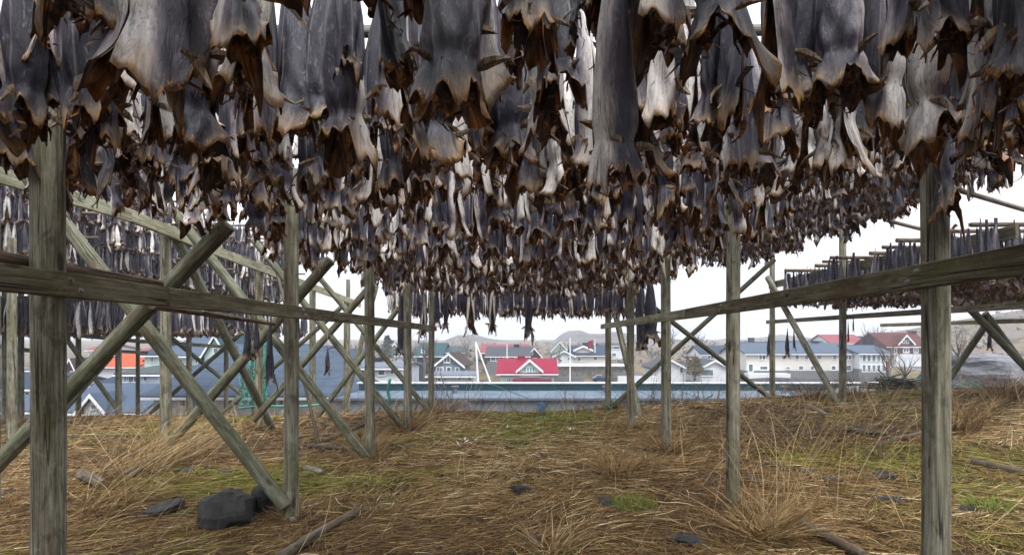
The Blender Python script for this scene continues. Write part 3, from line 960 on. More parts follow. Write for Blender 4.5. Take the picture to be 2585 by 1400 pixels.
tussock(2490, 1340, 5.5, 160, (.12, .25), (.8, 1.4), .8, 0, 'small bright green grass tuft right of the front right post', (.93, 1.0), .006, .16)


def tree_net():
    pass


# rocks
def rock(name, c, sx, sy, sz, label, mat, seed, rz=0.0, group=None, cat='rock', n=18, planes=15):
    r = np.random.default_rng(seed)
    th, ph = np.meshgrid(np.linspace(0, 2 * PI, 2 * n, endpoint=False), np.linspace(-PI / 2 + .02, PI / 2 - .02, n))
    D = np.stack([np.cos(ph) * np.cos(th), np.cos(ph) * np.sin(th), np.sin(ph)], -1)
    rad = np.ones(D.shape[:2]) * (1.15 if planes > 10 else 1.3)
    for _ in range(planes):
        nrm = r.normal(size=3); nrm /= np.linalg.norm(nrm)
        dd = D @ nrm
        lim = (r.uniform(.62, 1.0) if planes > 10 else r.uniform(.55, .85)) / np.maximum(dd, 1e-3)
        rad = np.where(dd > .05, np.minimum(rad, lim), rad)
    P = D * rad[..., None]
    P = P + .02 * np.sin(P[..., [1, 2, 0]] * 9 + seed) + .012 * np.sin(P[..., [2, 0, 1]] * 23 + seed)
    P = P * np.array([sx, sy, sz])
    V = P.reshape(-1, 3)
    m = 2 * n
    Q = np.array([[i * m + j, i * m + (j + 1) % m, (i + 1) * m + (j + 1) % m, (i + 1) * m + j] for i in range(n - 1) for j in range(m)])
    me = big_mesh(name, V, Q, [mat], smooth=False)
    o = bpy.data.objects.new(name, me); o.location = c; o.rotation_euler = (0, 0, rz)
    link(o); tag(o, label, cat, group)
    return o


M['rock'] = mottled('dark_wet_stone', (.008, .008, .008), (.055, .055, .052), 5, rough=.85, bump=.8, dist=.02, spec=.25, lo=.3, hi=.75)
M['pale_rock'] = mottled('grey_bedrock', (.05, .05, .055), (.20, .205, .225), 1.1, (1, 1, 2.2), rough=.85, bump=.9, dist=.2, lo=.3, hi=.7)


def ground_rock(px, py, sx, sy, sz, label, seed, sink=.3, mat='rock'):
    d = 1.8 * F / (py - VY)
    for _ in range(8):
        x = (px - VX) / F * d
        d = (EYE - G(x, d)) * F / (py - VY)
    x = (px - VX) / F * d
    return rock('rock' if sx > .12 else 'stone', (x, d, G(x, d) + sz * (1 - 2 * sink) * .5), sx, sy, sz, label, M[mat], seed, random.uniform(0, 3), 'dark stones in the grass', planes=9 if sx > .12 else 15, n=24 if sx > .12 else 16)


ground_rock(590, 1318, .27, .24, .27, 'big angular dark boulder left of the second left post', 3, .05)
ground_rock(668, 1300, .13, .14, .19, 'smaller dark boulder wedged between the big one and the brace', 8, .05)
for i, (px, py, s, lab) in enumerate([
        (345, 1195, .2, 'flat slate rock in the straw above the cut log end'), (420, 1290, .22, 'flat dark rock sunk in straw left of the big boulder'),
        (480, 1190, .14, 'flat slate stone uphill of the big boulder'), (565, 1195, .12, 'small slate stone behind the big boulder'),
        (20, 1245, .12, 'black stone at the left edge of the grass'), (1110, 1197, .06, 'small bluish stone at the centre left of the path'),
        (1245, 1195, .07, 'round dark stone in the middle of the grass'), (1300, 1205, .08, 'black flat stone just right of the round one'),
        (1375, 1155, .10, 'largest dark stone in the middle of the grass'), (1470, 1185, .10, 'dark split stone right of the middle'),
        (1560, 1178, .06, 'little stone at the foot of the right tussocks'), (1310, 1245, .16, 'low black patch of rock in the lower middle'),
        (1345, 1365, .16, 'flat dark stone at the bottom edge, right of centre'), (1540, 1270, .13, 'grey slate sunk in grass below the right tussocks'),
        (1958, 1175, .13, 'dark stone between the second right post and the front one'), (2040, 1190, .12, 'dark flat stone right of the pair behind tall stalks'),
        (2220, 1205, .16, 'slate slab left of the front right post'), (2235, 1265, .15, 'pale grey stone left of the front right post'),
        (1905, 1212, .1, 'blackish stone right of the second right post'), (2100, 1212, .1, 'small slate among the tall stalks'),
        (2440, 1290, .12, 'dark slate right of the front right post'), (1745, 1368, .15, 'dark stone half buried at the bottom edge')]):
    ground_rock(px, py, s, s * .8, s * .42, lab, 40 + i, .42)

# sticks and logs on the grass
def stick(px0, py0, px1, py1, r, label, mat='dead', name='fallen_pole', lift=.0, bow=.02):
    ps = []
    for px, py in ((px0, py0), (px1, py1)):
        d = 1.8 * F / (py - VY)
        for _ in range(8): d = (EYE - G((px - VX) / F * d, d) - lift - r) * F / (py - VY)
        x = (px - VX) / F * d
        ps.append((x, d, G(x, d) + r * .9 + lift))
    o = log(name, ps[0], ps[1], r, M[mat], None, r * .8, 12, .1, bow)
    tag(o, label, 'fallen pole', 'fallen poles and branches in the grass')


stick(205, 1193, 258, 1222, .075, 'short thick cut log with its dark end towards us', 'dead', 'cut_log')
stick(700, 1410, 905, 1285, .045, 'brown branch lying from the bottom edge below the second left post')
stick(755, 1122, 905, 1134, .04, 'dark pole on the grass behind the second left post')
stick(770, 1180, 815, 1192, .045, 'pale broken branch right of the second left post', 'grey_pole')
stick(180, 1102, 330, 1098, .04, 'dark pole lying on the grass between the left front posts')
stick(450, 1048, 520, 1036, .05, 'grey pole lying on the crest behind the left braces', 'grey_pole')
stick(815, 1112, 1000, 1040, .035, 'thin pole propped across the left braces near the ground', 'dead', 'fallen_pole', .18)
stick(2040, 1022, 2085, 1046, .05, 'pale grey log on the crest below the white apartments', 'grey_pole')
stick(2115, 1080, 2240, 1095, .05, 'mossy brown branch right of the outer post foot')
stick(2210, 1122, 2330, 1090, .035, 'forked dark branch just left of the front right post')
stick(2455, 1165, 2600, 1195, .05, 'dark branch at the right edge of the grass')
stick(2025, 1325, 2180, 1400, .05, 'brown bark log under the tall stalks at the bottom')
stick(2130, 1028, 2330, 1018, .055, 'long brown pole lying on the crest by the green net', 'bark')
for i, (px, py, lab) in enumerate([(1283, 1092, 'white feather on the grass, leftmost of three'), (1440, 1098, 'white feather on the grass, middle of three'), (1495, 1098, 'white feather on the grass, rightmost of three'),
                                   (1170, 1135, 'tangle of white feathers by the middle of the grass')]):
    d = 1.8 * F / (py - VY)
    x = (px - VX) / F * d
    mb = MB()
    for k in range(9 if i == 3 else 3):
        a = rng.uniform(0, 6.28); L = .09
        q = Vector((rng.normal(0, .09 if i == 3 else .02), rng.normal(0, .2 if i == 3 else .02), .03))
        dv = Vector((math.cos(a), math.sin(a), .5)); s = Vector((-math.sin(a), math.cos(a), .2)) * .012
        mb.add([q, q + dv * L * .5 + s, q + dv * L, q + dv * L * .5 - s, q + dv * L * .5 + Vector((0, 0, .006))], [(0, 3, 4), (0, 4, 1), (1, 4, 2), (4, 3, 2), (0, 1, 2, 3)])
    o = mb.build('feather', mottled('white_feather', (.5, .5, .52), (.75, .75, .76), 30) if i == 0 else bpy.data.materials['white_feather'], None, False, (x, d, G(x, d) + .02))
    tag(o, lab, 'feather', 'feathers on the grass')

# ---------------------------------------------------------------- green nets and ropes
def net_mat():
    t = NT('green_fishing_net')
    v = t.coord((1, 1, 1))
    return t.done(t.ramp(t.noise(v, 6, 5, .6), [(.35, (.02, .13, .10)), (.65, (.09, .38, .30))]), .7)


M['net'] = net_mat()
M['darknet'] = mottled('brown_net', (.02, .018, .016), (.07, .055, .045), 8)


def net_sheet(name, pts, label, rad=.009, cat='fishing net'):
    """pts: rows of points; every row and column becomes a strand, with diagonals"""
    mb = MB()
    R, C = len(pts), len(pts[0])
    for r in range(R): mb.tube(pts[r], rad, 4)
    for c in range(C): mb.tube([pts[r][c] for r in range(R)], rad, 4)
    o = mb.build(name, M['net'])
    tag(o, label, cat)
    return o


def rowpts(px0, px1, py0, py1, d, R, C, sag=.0, fold=.12):
    out = []
    for r in range(R):
        t = r / (R - 1)
        out.append([W(px0 + (px1 - px0) * c / (C - 1) + 3 * math.sin(r * 1.7 + c), py0 + (py1 - py0) * t + 2.5 * math.sin(c * 1.3 + r), d + fold * math.sin(c * 1.9 + r * .6)) for c in range(C)])
    return out


net_sheet('fishing_net', rowpts(606, 672, 905, 1020, 14.6, 15, 15), 'green fishing net draped behind the left braces')
o = log('green_pole', W(667, 850, 14.8), W(670, 1030, 14.8), .055, M['net'], None, .05, 12); tag(o, 'upright pole wrapped in green net behind the left braces', 'pole')
def rope(name, pts, r, label, mat='net'):
    mb = MB()
    P = [Vector(p) for p in pts]
    out = []
    for i in range(len(P) - 1):
        for s in range(6):
            t = s / 6
            p0, p1, p2, p3 = P[max(i - 1, 0)], P[i], P[i + 1], P[min(i + 2, len(P) - 1)]
            out.append(.5 * ((2 * p1) + (p2 - p0) * t + (2 * p0 - 5 * p1 + 4 * p2 - p3) * t * t + (3 * p1 - p0 - 3 * p2 + p3) * t ** 3))
    out.append(P[-1])
    mb.tube(out, r, 5)
    o = mb.build(name, M[mat], None, True); tag(o, label, 'rope')


rope('green_rope', [W(1524, 1020, 14.4), W(1532, 1024, 14.4), W(1543, 1028, 14.5), W(1548, 1015, 14.5), W(1552, 1003, 14.6)], .018, 'green rope knotted round the foot of the last right post')
rope('green_rope', [W(1696, 1003, 15.6), W(1715, 1012, 15.7), W(1745, 1014, 15.7), W(1775, 1008, 15.8), W(1800, 996, 15.8)], .018, 'green rope sagging between the second and third right posts')
rope('green_rope', [W(1228, 968, 17), W(1250, 972, 17), W(1268, 980, 17), W(1300, 992, 17), W(1330, 1003, 17), W(1340, 1006, 17)], .012, 'thin green rope strung through the twigs at the centre')
rope('green_rope', [W(1350, 1057, 13.4), W(1366, 1055, 13.3), W(1360, 1061, 13.2), W(1385, 1052, 13.3)], .014, 'scrap of green rope on the moss at the centre')
rope('green_rope', [W(985, 955, 15), W(980, 985, 15), W(984, 1010, 15), W(978, 1030, 15)], .04, 'green netting hung on a stick left of the fourth left post')
rope('green_rope', [W(600, 1030, 15), W(640, 1026, 15.2), W(690, 1024, 15.1), W(760, 1025, 15), W(820, 1018, 15.2)], .03, 'green rope along the crest behind the left braces')
# heap of net on the right
hp = W(2262, 1012, 15.8)
mb = MB()
for k in range(90):
    a = rng.uniform(0, 6.28); q = rng.uniform(0, 1) ** .6
    c0 = Vector((.5 * q * math.cos(a), .35 * q * math.sin(a), .26 * (1 - q * q)))
    pts = [c0 + Vector((rng.normal(0, .07), rng.normal(0, .07), rng.normal(0, .035))) * s for s in range(5)]
    mb.tube([Vector((p.x, p.y, max(p.z, 0))) for p in pts], .016, 4, int(k % 4 == 0))
rk = mb.build('net_heap', [M['darknet'], M['net']], None, False, (hp.x, 15.8, G(hp.x, 15.8))); tag(rk, 'heap of dark and green fishing net left of the front right post', 'fishing net')
hp = W(2475, 1000, 17.0)
mb = MB()
for k in range(60):
    a = rng.uniform(0, 6.28); q = rng.uniform(0, 1) ** .6
    c0 = Vector((.6 * q * math.cos(a), .4 * q * math.sin(a), .35 * (1 - q * q)))
    pts = [c0 + Vector((rng.normal(0, .07), rng.normal(0, .07), rng.normal(0, .03))) * s for s in range(5)]
    mb.tube([Vector((p.x, p.y, max(p.z, 0))) for p in pts], .016, 4, int(k % 3 != 0))
rk = mb.build('net_heap', [M['darknet'], M['net']], None, False, (hp.x, 17.0, hp.z - .1)); tag(rk, 'smaller heap of green net right of the front right post', 'fishing net')

# ---------------------------------------------------------------- bare shrubs and trees
M['twig'] = mottled('bare_twig', (.06, .045, .035), (.17, .135, .11), 12)
M['pale_twig'] = mottled('grey_bark', (.12, .105, .095), (.27, .25, .23), 8)


def grow(mb, p, d, L, r, depth, spread=.5, up=.15, n=4):
    pts, rs = [Vector(p)], [r]
    q = Vector(p); dv = Vector(d)
    for s in range(4):
        dv = (dv + Vector((rng.normal(0, .12), rng.normal(0, .12), rng.normal(0, .06) + up * .15))).normalized()
        q = q + dv * L / 4
        pts.append(q.copy()); rs.append(r * (1 - .16 * (s + 1)))
    mb.tube(pts, rs, n, 0, False)
    if depth <= 0: return
    for _ in range(2 + int(rng.random() < .6)):
        i = int(rng.integers(1, 5))
        a = (dv + Vector((rng.normal(0, spread), rng.normal(0, spread), abs(rng.normal(0, spread * .5))))).normalized()
        grow(mb, pts[i], a, L * rng.uniform(.5, .78), rs[i] * .62, depth - 1, spread, up, n)


def shrub(px, py, d, h, stems, label, depth=2, mat='twig', r=.012, lean=.3, grp='bare shrubs on the slope'):
    p = W(px, py, d)
    mb = MB()
    for s in range(stems):
        b = Vector((rng.normal(0, .18), rng.normal(0, .18), -.1))
        grow(mb, b, (rng.normal(0, lean), rng.normal(0, lean), 1), h * rng.uniform(.45, .8), r * rng.uniform(.6, 1.1), depth)
    o = mb.build('bare_shrub', M[mat], None, False, (p.x, d, p.z)); tag(o, label, 'shrub', grp)


def bare_tree(px, py, d, h, label, mat='twig', r=.07, depth=4):
    p = W(px, py, d)
    root = empty('bare_tree', (p.x, d, p.z)); tag(root, label, 'tree', 'bare trees in the village')
    mb = MB()
    mb.tube([(0, 0, -.4), (.02 * h, 0, h * .2), (.0, .02 * h, h * .45)], [r * 1.2, r, r * .8], 7)
    mb.build('trunk', M[mat], root)
    mb = MB()
    for s in range(9):
        z = h * rng.uniform(.15, .45)
        a = rng.uniform(0, 6.28)
        grow(mb, (0.01 * h, 0.01 * h, z), (math.cos(a) * .6, math.sin(a) * .6, 1), h * rng.uniform(.25, .42), r * .5, depth, .45)
    mb.build('crown', M[mat], root)


for px, h, st, lab in [(1118, 1.6, 4, 'tall bare shrub just right of the last left post'), (1160, 2.0, 3, 'grey bare shrub right of the last left post, forked wide'), (1210, 1.7, 4, 'bare shrub leaning right at the centre left'),
                       (1300, 1.0, 5, 'low arching shrub below the red roofed house'), (1365, 1.1, 5, 'thin shrub by the net post below the red roof'), (1420, 1.0, 6, 'thin reddish shrub below the flagpole'),
                       (1480, .9, 5, 'thin twigs below the parked car'), (1570, .9, 5, 'twigs between the last two right posts'), (1645, 1.9, 6, 'dense bare shrub left of the third right post'),
                       (1720, .9, 5, 'thin twigs right of the third right post'), (1780, 1.0, 6, 'bare twigs left of the second right post'), (1900, .9, 5, 'bare twigs right of the second right post'),
                       (860, .9, 6, 'bare twigs behind the left braces'), (960, 1.0, 6, 'bare twigs left of the fourth left post'), (1055, 1.1, 6, 'bare twigs between the last two left posts'),
                       (450, .7, 4, 'bare twigs in front of the big tiled roof'), (540, .7, 4, 'few twigs under the wall of the tiled house'), (250, .8, 4, 'curling twigs in front of the blue roof on the left')]:
    d = 16.6 + rng.uniform(0, .8)
    x = (px - VX) / F * d
    shrub(px, VY + (EYE - G(x, d)) * F / d, d, h, st, lab, 3, 'twig' if px not in (1118, 1160) else 'pale_twig', .019)
for k in range(26):
    px = 880 + k * 43 + rng.uniform(-16, 16); d = rng.uniform(16.3, 18.2); x = (px - VX) / F * d
    shrub(px, VY + (EYE - G(x, d)) * F / d, d, rng.uniform(.8, 1.5), 2, 'thin leafless sapling standing along the crest before the warehouse roof', 2, 'twig', .013, .18, 'thin saplings along the crest')
bare_tree(2240, 985, 24, 2.6, 'dark bare tree in front of the white apartment bay', 'twig', .05)
bare_tree(2285, 980, 25, 2.2, 'smaller bare tree next to the red house', 'twig', .04)
bare_tree(2420, 975, 27, 3.4, 'spreading bare bush right of the front right post', 'twig', .05)
bare_tree(1180, 930, 80, 5.5, 'grey bare tree behind the white mast', 'pale_twig', .16)
bare_tree(1155, 935, 78, 4.6, 'grey bare tree left of the white mast', 'pale_twig', .13)
bare_tree(1070, 955, 52, 4.4, 'tangled bare tree between the left posts and the grey gable', 'twig', .12)
bare_tree(1030, 950, 55, 4.0, 'dark bare tree next to the white house on the left', 'twig', .12)
bare_tree(1760, 905, 105, 6.0, 'brown bare tree behind the white garages', 'twig', .2)
bare_tree(1690, 905, 110, 6.5, 'brown bare tree by the red garden hut', 'twig', .2)
bare_tree(1410, 925, 88, 4.0, 'bare tree next to the flagpole', 'pale_twig', .12)
bare_tree(2215, 885, 120, 6.5, 'brown bare tree left of the red house', 'twig', .25)
bare_tree(2195, 880, 124, 6.0, 'brown bare tree behind the apartment chimneys', 'twig', .25)


def conifer(px, py, d, h, label, name='pine_tree', mat='conifer_green', wd=.3):
    p = W(px, py, d)
    root = empty(name, (p.x, d, p.z)); tag(root, label, 'tree')
    mb = MB(); mb.tube([(0, 0, -.5), (0, 0, h * .8)], [.15, .05], 6); mb.build('trunk', M['twig'], root)
    mb = MB()
    for k in range(420):
        t = rng.random(); z = h * (.15 + .85 * t); R = h * wd * (1 - t) ** .7 * math.sqrt(rng.random()); a = rng.uniform(0, 6.28)
        c = Vector((R * math.cos(a), R * math.sin(a), z)); s = .22
        e1 = Vector(rng.normal(0, s, 3)); e2 = Vector(rng.normal(0, s, 3))
        mb.add([c, c + e1, c + e1 + e2, c + e2], [(0, 1, 2, 3)])
    mb.build('crown', bpy.data.materials.get(mat) or (mottled('conifer_green', (.02, .035, .022), (.06, .085, .05), 3) if mat == 'conifer_green' else mottled(mat, (.05, .04, .015), (.17, .13, .04), 3)), root)


conifer(978, 905, 95, 3.4, 'dark evergreen behind the white house on the left')
conifer(1754, 950, 73, 2.1, 'round yellowish bush between the two white garages', 'garden_bush', 'ochre_leaves', .42)

# ---------------------------------------------------------------- village
def paint(name, c, var=.12, scale=.9, rough=.8, ribs=None):
    t = NT(name)
    v = t.coord((1, 1, 1), rand=8.)
    nz = t.noise(v, scale, 6, .65)
    col = t.ramp(nz, [(.3, tuple(x * (1 - var) for x in c)), (.7, c)])
    if ribs:
        sx = t.n('ShaderNodeSeparateXYZ'); t.l(t.n('ShaderNodeTexCoord').outputs['Object'], sx.inputs[0])
        s = t.math('FRACT', t.math('MULTIPLY', sx.outputs[ribs[0]], ribs[1]))
        e = t.math('SUBTRACT', 1.0, t.smooth(s, .0, .22))
        col = t.mix(t.math('MULTIPLY', e, ribs[2]), col, tuple(x * .5 for x in c))
        if len(ribs) > 3:
            s2 = t.math('FRACT', t.math('MULTIPLY', sx.outputs[0], ribs[3]))
            e2 = t.math('SUBTRACT', 1.0, t.smooth(s2, .0, .18))
            col = t.mix(t.math('MULTIPLY', e2, ribs[2] * .5), col, tuple(x * .55 for x in c))
    return t.done(col, max(rough, .8), .08)


P_ = {
    'white': paint('white_painted_boards', (.56, .585, .62), .1, .9, .7, (2, 5, .15)), 'cream': paint('cream_painted_wall', (.56, .54, .50), .08, .9, .8, (2, 4, .1)),
    'mint': paint('pale_mint_boards', (.48, .62, .56), .1, .9, .7, (2, 5, .12)), 'green': paint('light_green_boards', (.24, .46, .28), .1, .9, .7, (2, 5, .2)),
    'teal': paint('dark_teal_boards', (0.017, 0.034, 0.038), .2, .9, .7, (2, 5, .3)), 'maroon': paint('red_boards', (0.081, 0.014, 0.015), .15, .9, .7, (2, 5, .3)),
    'brown': paint('brown_boards', (0.050, 0.025, 0.018), .2), 'greyblue': paint('grey_blue_boards', (.16, .21, .245), .12, .9, .7, (2, 5, .2)), 'concrete': paint('grey_concrete', (0.149, 0.154, 0.158), .25, .5),
    'r_tile': paint('blue_grey_roof_tiles', (.062, .088, .125), .22, 1.2, .55, (2, 3.0, .8, 1.6)), 'r_blue': paint('slate_blue_roof', (.056, .080, .115), .15, .6, .55, (2, 4.5, .2)), 'r_navy': paint('navy_slate_roof', (.022, .036, .060), .2, .8, .6, (2, 4.5, .25)),
    'r_grey': paint('pale_grey_roof', (.12, .14, .17), .15, .6, .5, (0, 1.6, .3)), 'r_slate': paint('grey_slate_roof', (0.043, 0.050, 0.059), .2, .6, .6, (2, 4, .2)), 'r_red': paint('crimson_roof', (.20, .006, .028), .15, .7, .55, (2, 4, .25)),
    'r_orange': paint('orange_tile_roof', (.42, .060, .018), .15, .7, .6, (2, 4, .3)), 'r_pink': paint('faded_red_roof', (.20, .040, .05), .15), 'r_teal': paint('teal_roof', (.018, .055, .065), .2, .7, .6, (2, 4, .2)),
    'r_green': paint('grey_green_roof', (0.050, 0.062, 0.062), .15), 'r_maroon': paint('maroon_tile_roof', (0.074, 0.017, 0.015), .2, .9, .6, (2, 4, .3)), 'r_brown': paint('brown_roof', (0.041, 0.021, 0.017), .2),
    'trim': paint('white_trim', (.68, .70, .72), .05), 'flat': paint('pale_flat_roof', (.12, .16, .205), .45, .8, .7, (1, .9, .35)), 'dark': paint('dark_fascia', (0.015, 0.021, 0.028), .2), 'blue': paint('bright_blue_paint', (0.010, 0.109, 0.248), .1),
}


def glass_mat():
    t = NT('window_glass')
    n = t.noise(t.coord((1, 1, 1), rand=30.), 1.6, 3, .5)
    return t.done(t.ramp(n, [(.35, (.035, .06, .075)), (.65, (.13, .19, .21))]), .12, .6)


P_['glass'] = glass_mat()
P_['greenglass'] = paint('green_painted_shutter', (.05, .32, .26), .15)


def window(root, X, Yf, Z, w, h, glass='glass', cols=1, fr=None):
    """a window let into the wall at depth Yf, centre X, Z (relative to root): frame with its pane"""
    t = min(.12, .16 * w + .02)
    mb = MB()
    y0, y1 = Yf - .06, Yf + .05
    mb.box(X - w / 2 - t, X - w / 2, y0, y1, Z - h / 2 - t, Z + h / 2 + t); mb.box(X + w / 2, X + w / 2 + t, y0, y1, Z - h / 2 - t, Z + h / 2 + t)
    mb.box(X - w / 2, X + w / 2, y0, y1, Z + h / 2, Z + h / 2 + t); mb.box(X - w / 2, X + w / 2, y0 - .05, y1, Z - h / 2 - t, Z - h / 2)
    for c in range(1, cols):
        xc = X - w / 2 + w * c / cols
        mb.box(xc - t * .4, xc + t * .4, y0 + .01, y1, Z - h / 2, Z + h / 2)
    f = mb.build('window', fr or P_['trim'], root)
    mb = MB(); mb.box(X - w / 2, X + w / 2, Yf - .022, Yf + .045, Z - h / 2, Z + h / 2)
    mb.build('pane', P_[glass], f)
    return f


def gable(mb, x0, x1, y0, y1, z0, ze, zr, axis):
    """wall body with its gables"""
    xm, ym = (x0 + x1) / 2, (y0 + y1) / 2
    if axis == 'x':
        v = [(x0, y0, z0), (x1, y0, z0), (x1, y1, z0), (x0, y1, z0), (x0, y0, ze), (x1, y0, ze), (x1, y1, ze), (x0, y1, ze), (x0, ym, zr), (x1, ym, zr)]
        f = [(0, 1, 5, 4), (1, 2, 6, 9, 5), (2, 3, 7, 6), (3, 0, 4, 8, 7), (4, 5, 9, 8), (6, 7, 8, 9), (3, 2, 1, 0)]
    else:
        v = [(x0, y0, z0), (x1, y0, z0), (x1, y1, z0), (x0, y1, z0), (x0, y0, ze), (x1, y0, ze), (x1, y1, ze), (x0, y1, ze), (xm, y0, zr), (xm, y1, zr)]
        f = [(0, 1, 5, 8, 4), (1, 2, 6, 5), (2, 3, 7, 9, 6), (3, 0, 4, 7), (5, 6, 9, 8), (7, 4, 8, 9), (3, 2, 1, 0)]
    mb.add(v, f)


def roof_slabs(mb, x0, x1, y0, y1, ze, zr, axis, ov=.35, th=.16, hip=0.0):
    """two roof planes with thickness and overhang, sitting a little proud of the walls"""
    if axis == 'x':
        ym = (y0 + y1) / 2; sl = (zr - ze) / max(ym - y0, .1)
        for s in (-1, 1):
            ya = (y0 - ov) if s < 0 else (y1 + ov)
            za = ze - ov * sl
            p = [(x0 - ov, ya, za + .03), (x1 + ov, ya, za + .03), (x1 + ov - hip, ym, zr + .03), (x0 - ov + hip, ym, zr + .03)]
            q = [(a, b, c + th) for a, b, c in p]
            mb.add(p + q, [(3, 2, 1, 0), (4, 5, 6, 7), (0, 1, 5, 4), (1, 2, 6, 5), (2, 3, 7, 6), (3, 0, 4, 7)])
        if hip:
            for xa, xb in ((x0 - ov, x0 - ov + hip), (x1 + ov, x1 + ov - hip)):
                za = ze - ov * sl + .03
                mb.add([(xa, y0 - ov, za + th), (xb, ym, zr + .03 + th), (xa, y1 + ov, za + th), (xa, y0 - ov, za), (xb, ym, zr + .03), (xa, y1 + ov, za)], [(0, 1, 2), (5, 4, 3), (0, 2, 5, 3)])
    else:
        xm = (x0 + x1) / 2; sl = (zr - ze) / max(xm - x0, .1)
        for s in (-1, 1):
            xa = (x0 - ov) if s < 0 else (x1 + ov)
            za = ze - ov * sl
            p = [(xa, y0 - ov, za + .03), (xa, y1 + ov, za + .03), (xm, y1 + ov, zr + .03), (xm, y0 - ov, zr + .03)]
            q = [(a, b, c + th) for a, b, c in p]
            mb.add(p + q, [(3, 2, 1, 0), (4, 5, 6, 7), (0, 1, 5, 4), (1, 2, 6, 5), (2, 3, 7, 6), (3, 0, 4, 7)])


def house(name, label, px0, px1, base, eave, ridge, d, axis, dep, wall, roof, wins=(), chims=(), hip=0.0, cat='house', ov=.35, trim=True, base_wall=None):
    """a house whose front wall stands d metres ahead between two places of the photo; base, eave and ridge likewise"""
    k = d / F
    x0, x1 = (px0 - VX) * k, (px1 - VX) * k
    zb, ze = EYE + (VY - base) * k, EYE + (VY - eave) * k
    dr = d + dep / 2 if axis == 'x' else d
    zr = EYE + (VY - ridge) * dr / F
    cx = (x0 + x1) / 2
    root = empty(name, (cx, d, zb)); tag(root, label, cat, 'houses of the village')
    a, b, e, r = x0 - cx, x1 - cx, ze - zb, zr - zb
    mb = MB(); gable(mb, a, b, 0, dep, -4, e, e + .02 if hip else r, axis); mb.build('wall', P_[wall], root)
    if base_wall:
        mb = MB(); mb.box(a - .04, b + .04, -.05, dep + .05, -4, .9); mb.build('foundation', P_[base_wall], root)
    mb = MB(); roof_slabs(mb, a, b, 0, dep, e, r, axis, ov, .16, hip); rf = mb.build('roof', P_[roof], root)
    for (cpx, cy0, cy1, cw) in chims:
        dd = d + dep / 2
        X = (cpx - VX) * dd / F - cx
        zt = EYE + (VY - cy0) * dd / F - zb
        mb = MB(); mb.box(X - cw / 2, X + cw / 2, dep / 2 - cw / 2, dep / 2 + cw / 2, min(e, r) - .5, zt); mb.box(X - cw / 2 - .06, X + cw / 2 + .06, dep / 2 - cw / 2 - .06, dep / 2 + cw / 2 + .06, zt, zt + .1)
        mb.build('chimney', P_['dark'] if cy1 == 0 else P_['r_red'], rf)
    if trim:
        mb = MB()
        if axis == 'y':
            xm = 0
            for s in (-1, 1):
                sl = (r - e) / max(b, .1)
                p = [(s * (b + ov), -ov - .04, e - ov * sl - .05), (0, -ov - .04, r - .05)]
                v = [(p[0][0], p[0][1], p[0][2]), (p[1][0], p[1][1], p[1][2]), (p[1][0], p[1][1], p[1][2] + .24), (p[0][0], p[0][1], p[0][2] + .24)]
                w = [(x, y + .035, z) for x, y, z in v]
                mb.add(v + w, [(0, 1, 2, 3), (7, 6, 5, 4), (0, 4, 5, 1), (1, 5, 6, 2), (2, 6, 7, 3), (3, 7, 4, 0)])
        else:
            sl = (r - e) / max(dep / 2, .1)
            mb.box(a - ov, b + ov, -ov - .05, -ov - .005, e - ov * sl - .02, e - ov * sl + .1)
        mb.build('trim', P_['trim'], root)
    for wdef in wins:
        wx, wy, ww, wh = wdef[:4]
        window(root, (wx - VX) * k - cx, 0, EYE + (VY - wy) * k - zb, ww * k, wh * k, wdef[4] if len(wdef) > 4 else 'glass', wdef[5] if len(wdef) > 5 else 1)
    return root, rf, (cx, d, zb, k, a, b, e, r)


def dormer(root, info, px0, px1, base, eave, apex, wall, roof, wins, y=0.0, dep=3.0, trim=True):
    cx, d, zb, k, a, b, e, r = info
    kk = (d + y) / F
    X0, X1 = (px0 - VX) * kk - cx, (px1 - VX) * kk - cx
    z0, ze, zr = (EYE + (VY - q) * kk - zb for q in (base, eave, apex))
    mb = MB(); gable(mb, X0, X1, y, y + dep, z0, ze, zr, 'y'); dw = mb.build('dormer', P_[wall], root)
    mb = MB(); roof_slabs(mb, X0, X1, y, y + dep, ze, zr, 'y', .3, .14); mb.build('dormer_roof', P_[roof], dw)
    mb = MB()
    xm, bb = (X0 + X1) / 2, (X1 - X0) / 2
    for s in (-1, 1):
        sl = (zr - ze) / bb
        v = [(xm + s * (bb + .32), y - .36, ze - .32 * sl - .06), (xm, y - .36, zr - .06), (xm, y - .36, zr + .24), (xm + s * (bb + .32), y - .36, ze - .32 * sl + .24)]
        w = [(x, q + .05, z) for x, q, z in v]
        mb.add(v + w, [(0, 1, 2, 3), (7, 6, 5, 4), (0, 4, 5, 1), (1, 5, 6, 2), (2, 6, 7, 3), (3, 7, 4, 0)])
    mb.build('dormer_trim', P_['trim'], dw)
    for (wx, wy, ww, wh, *g) in wins:
        w = window(dw, (wx - VX) * kk - cx, y, EYE + (VY - wy) * kk - zb, ww * kk, wh * kk, g[0] if g else 'glass')
        for c in w.children: c.parent = dw; c.name = 'dormer_pane'


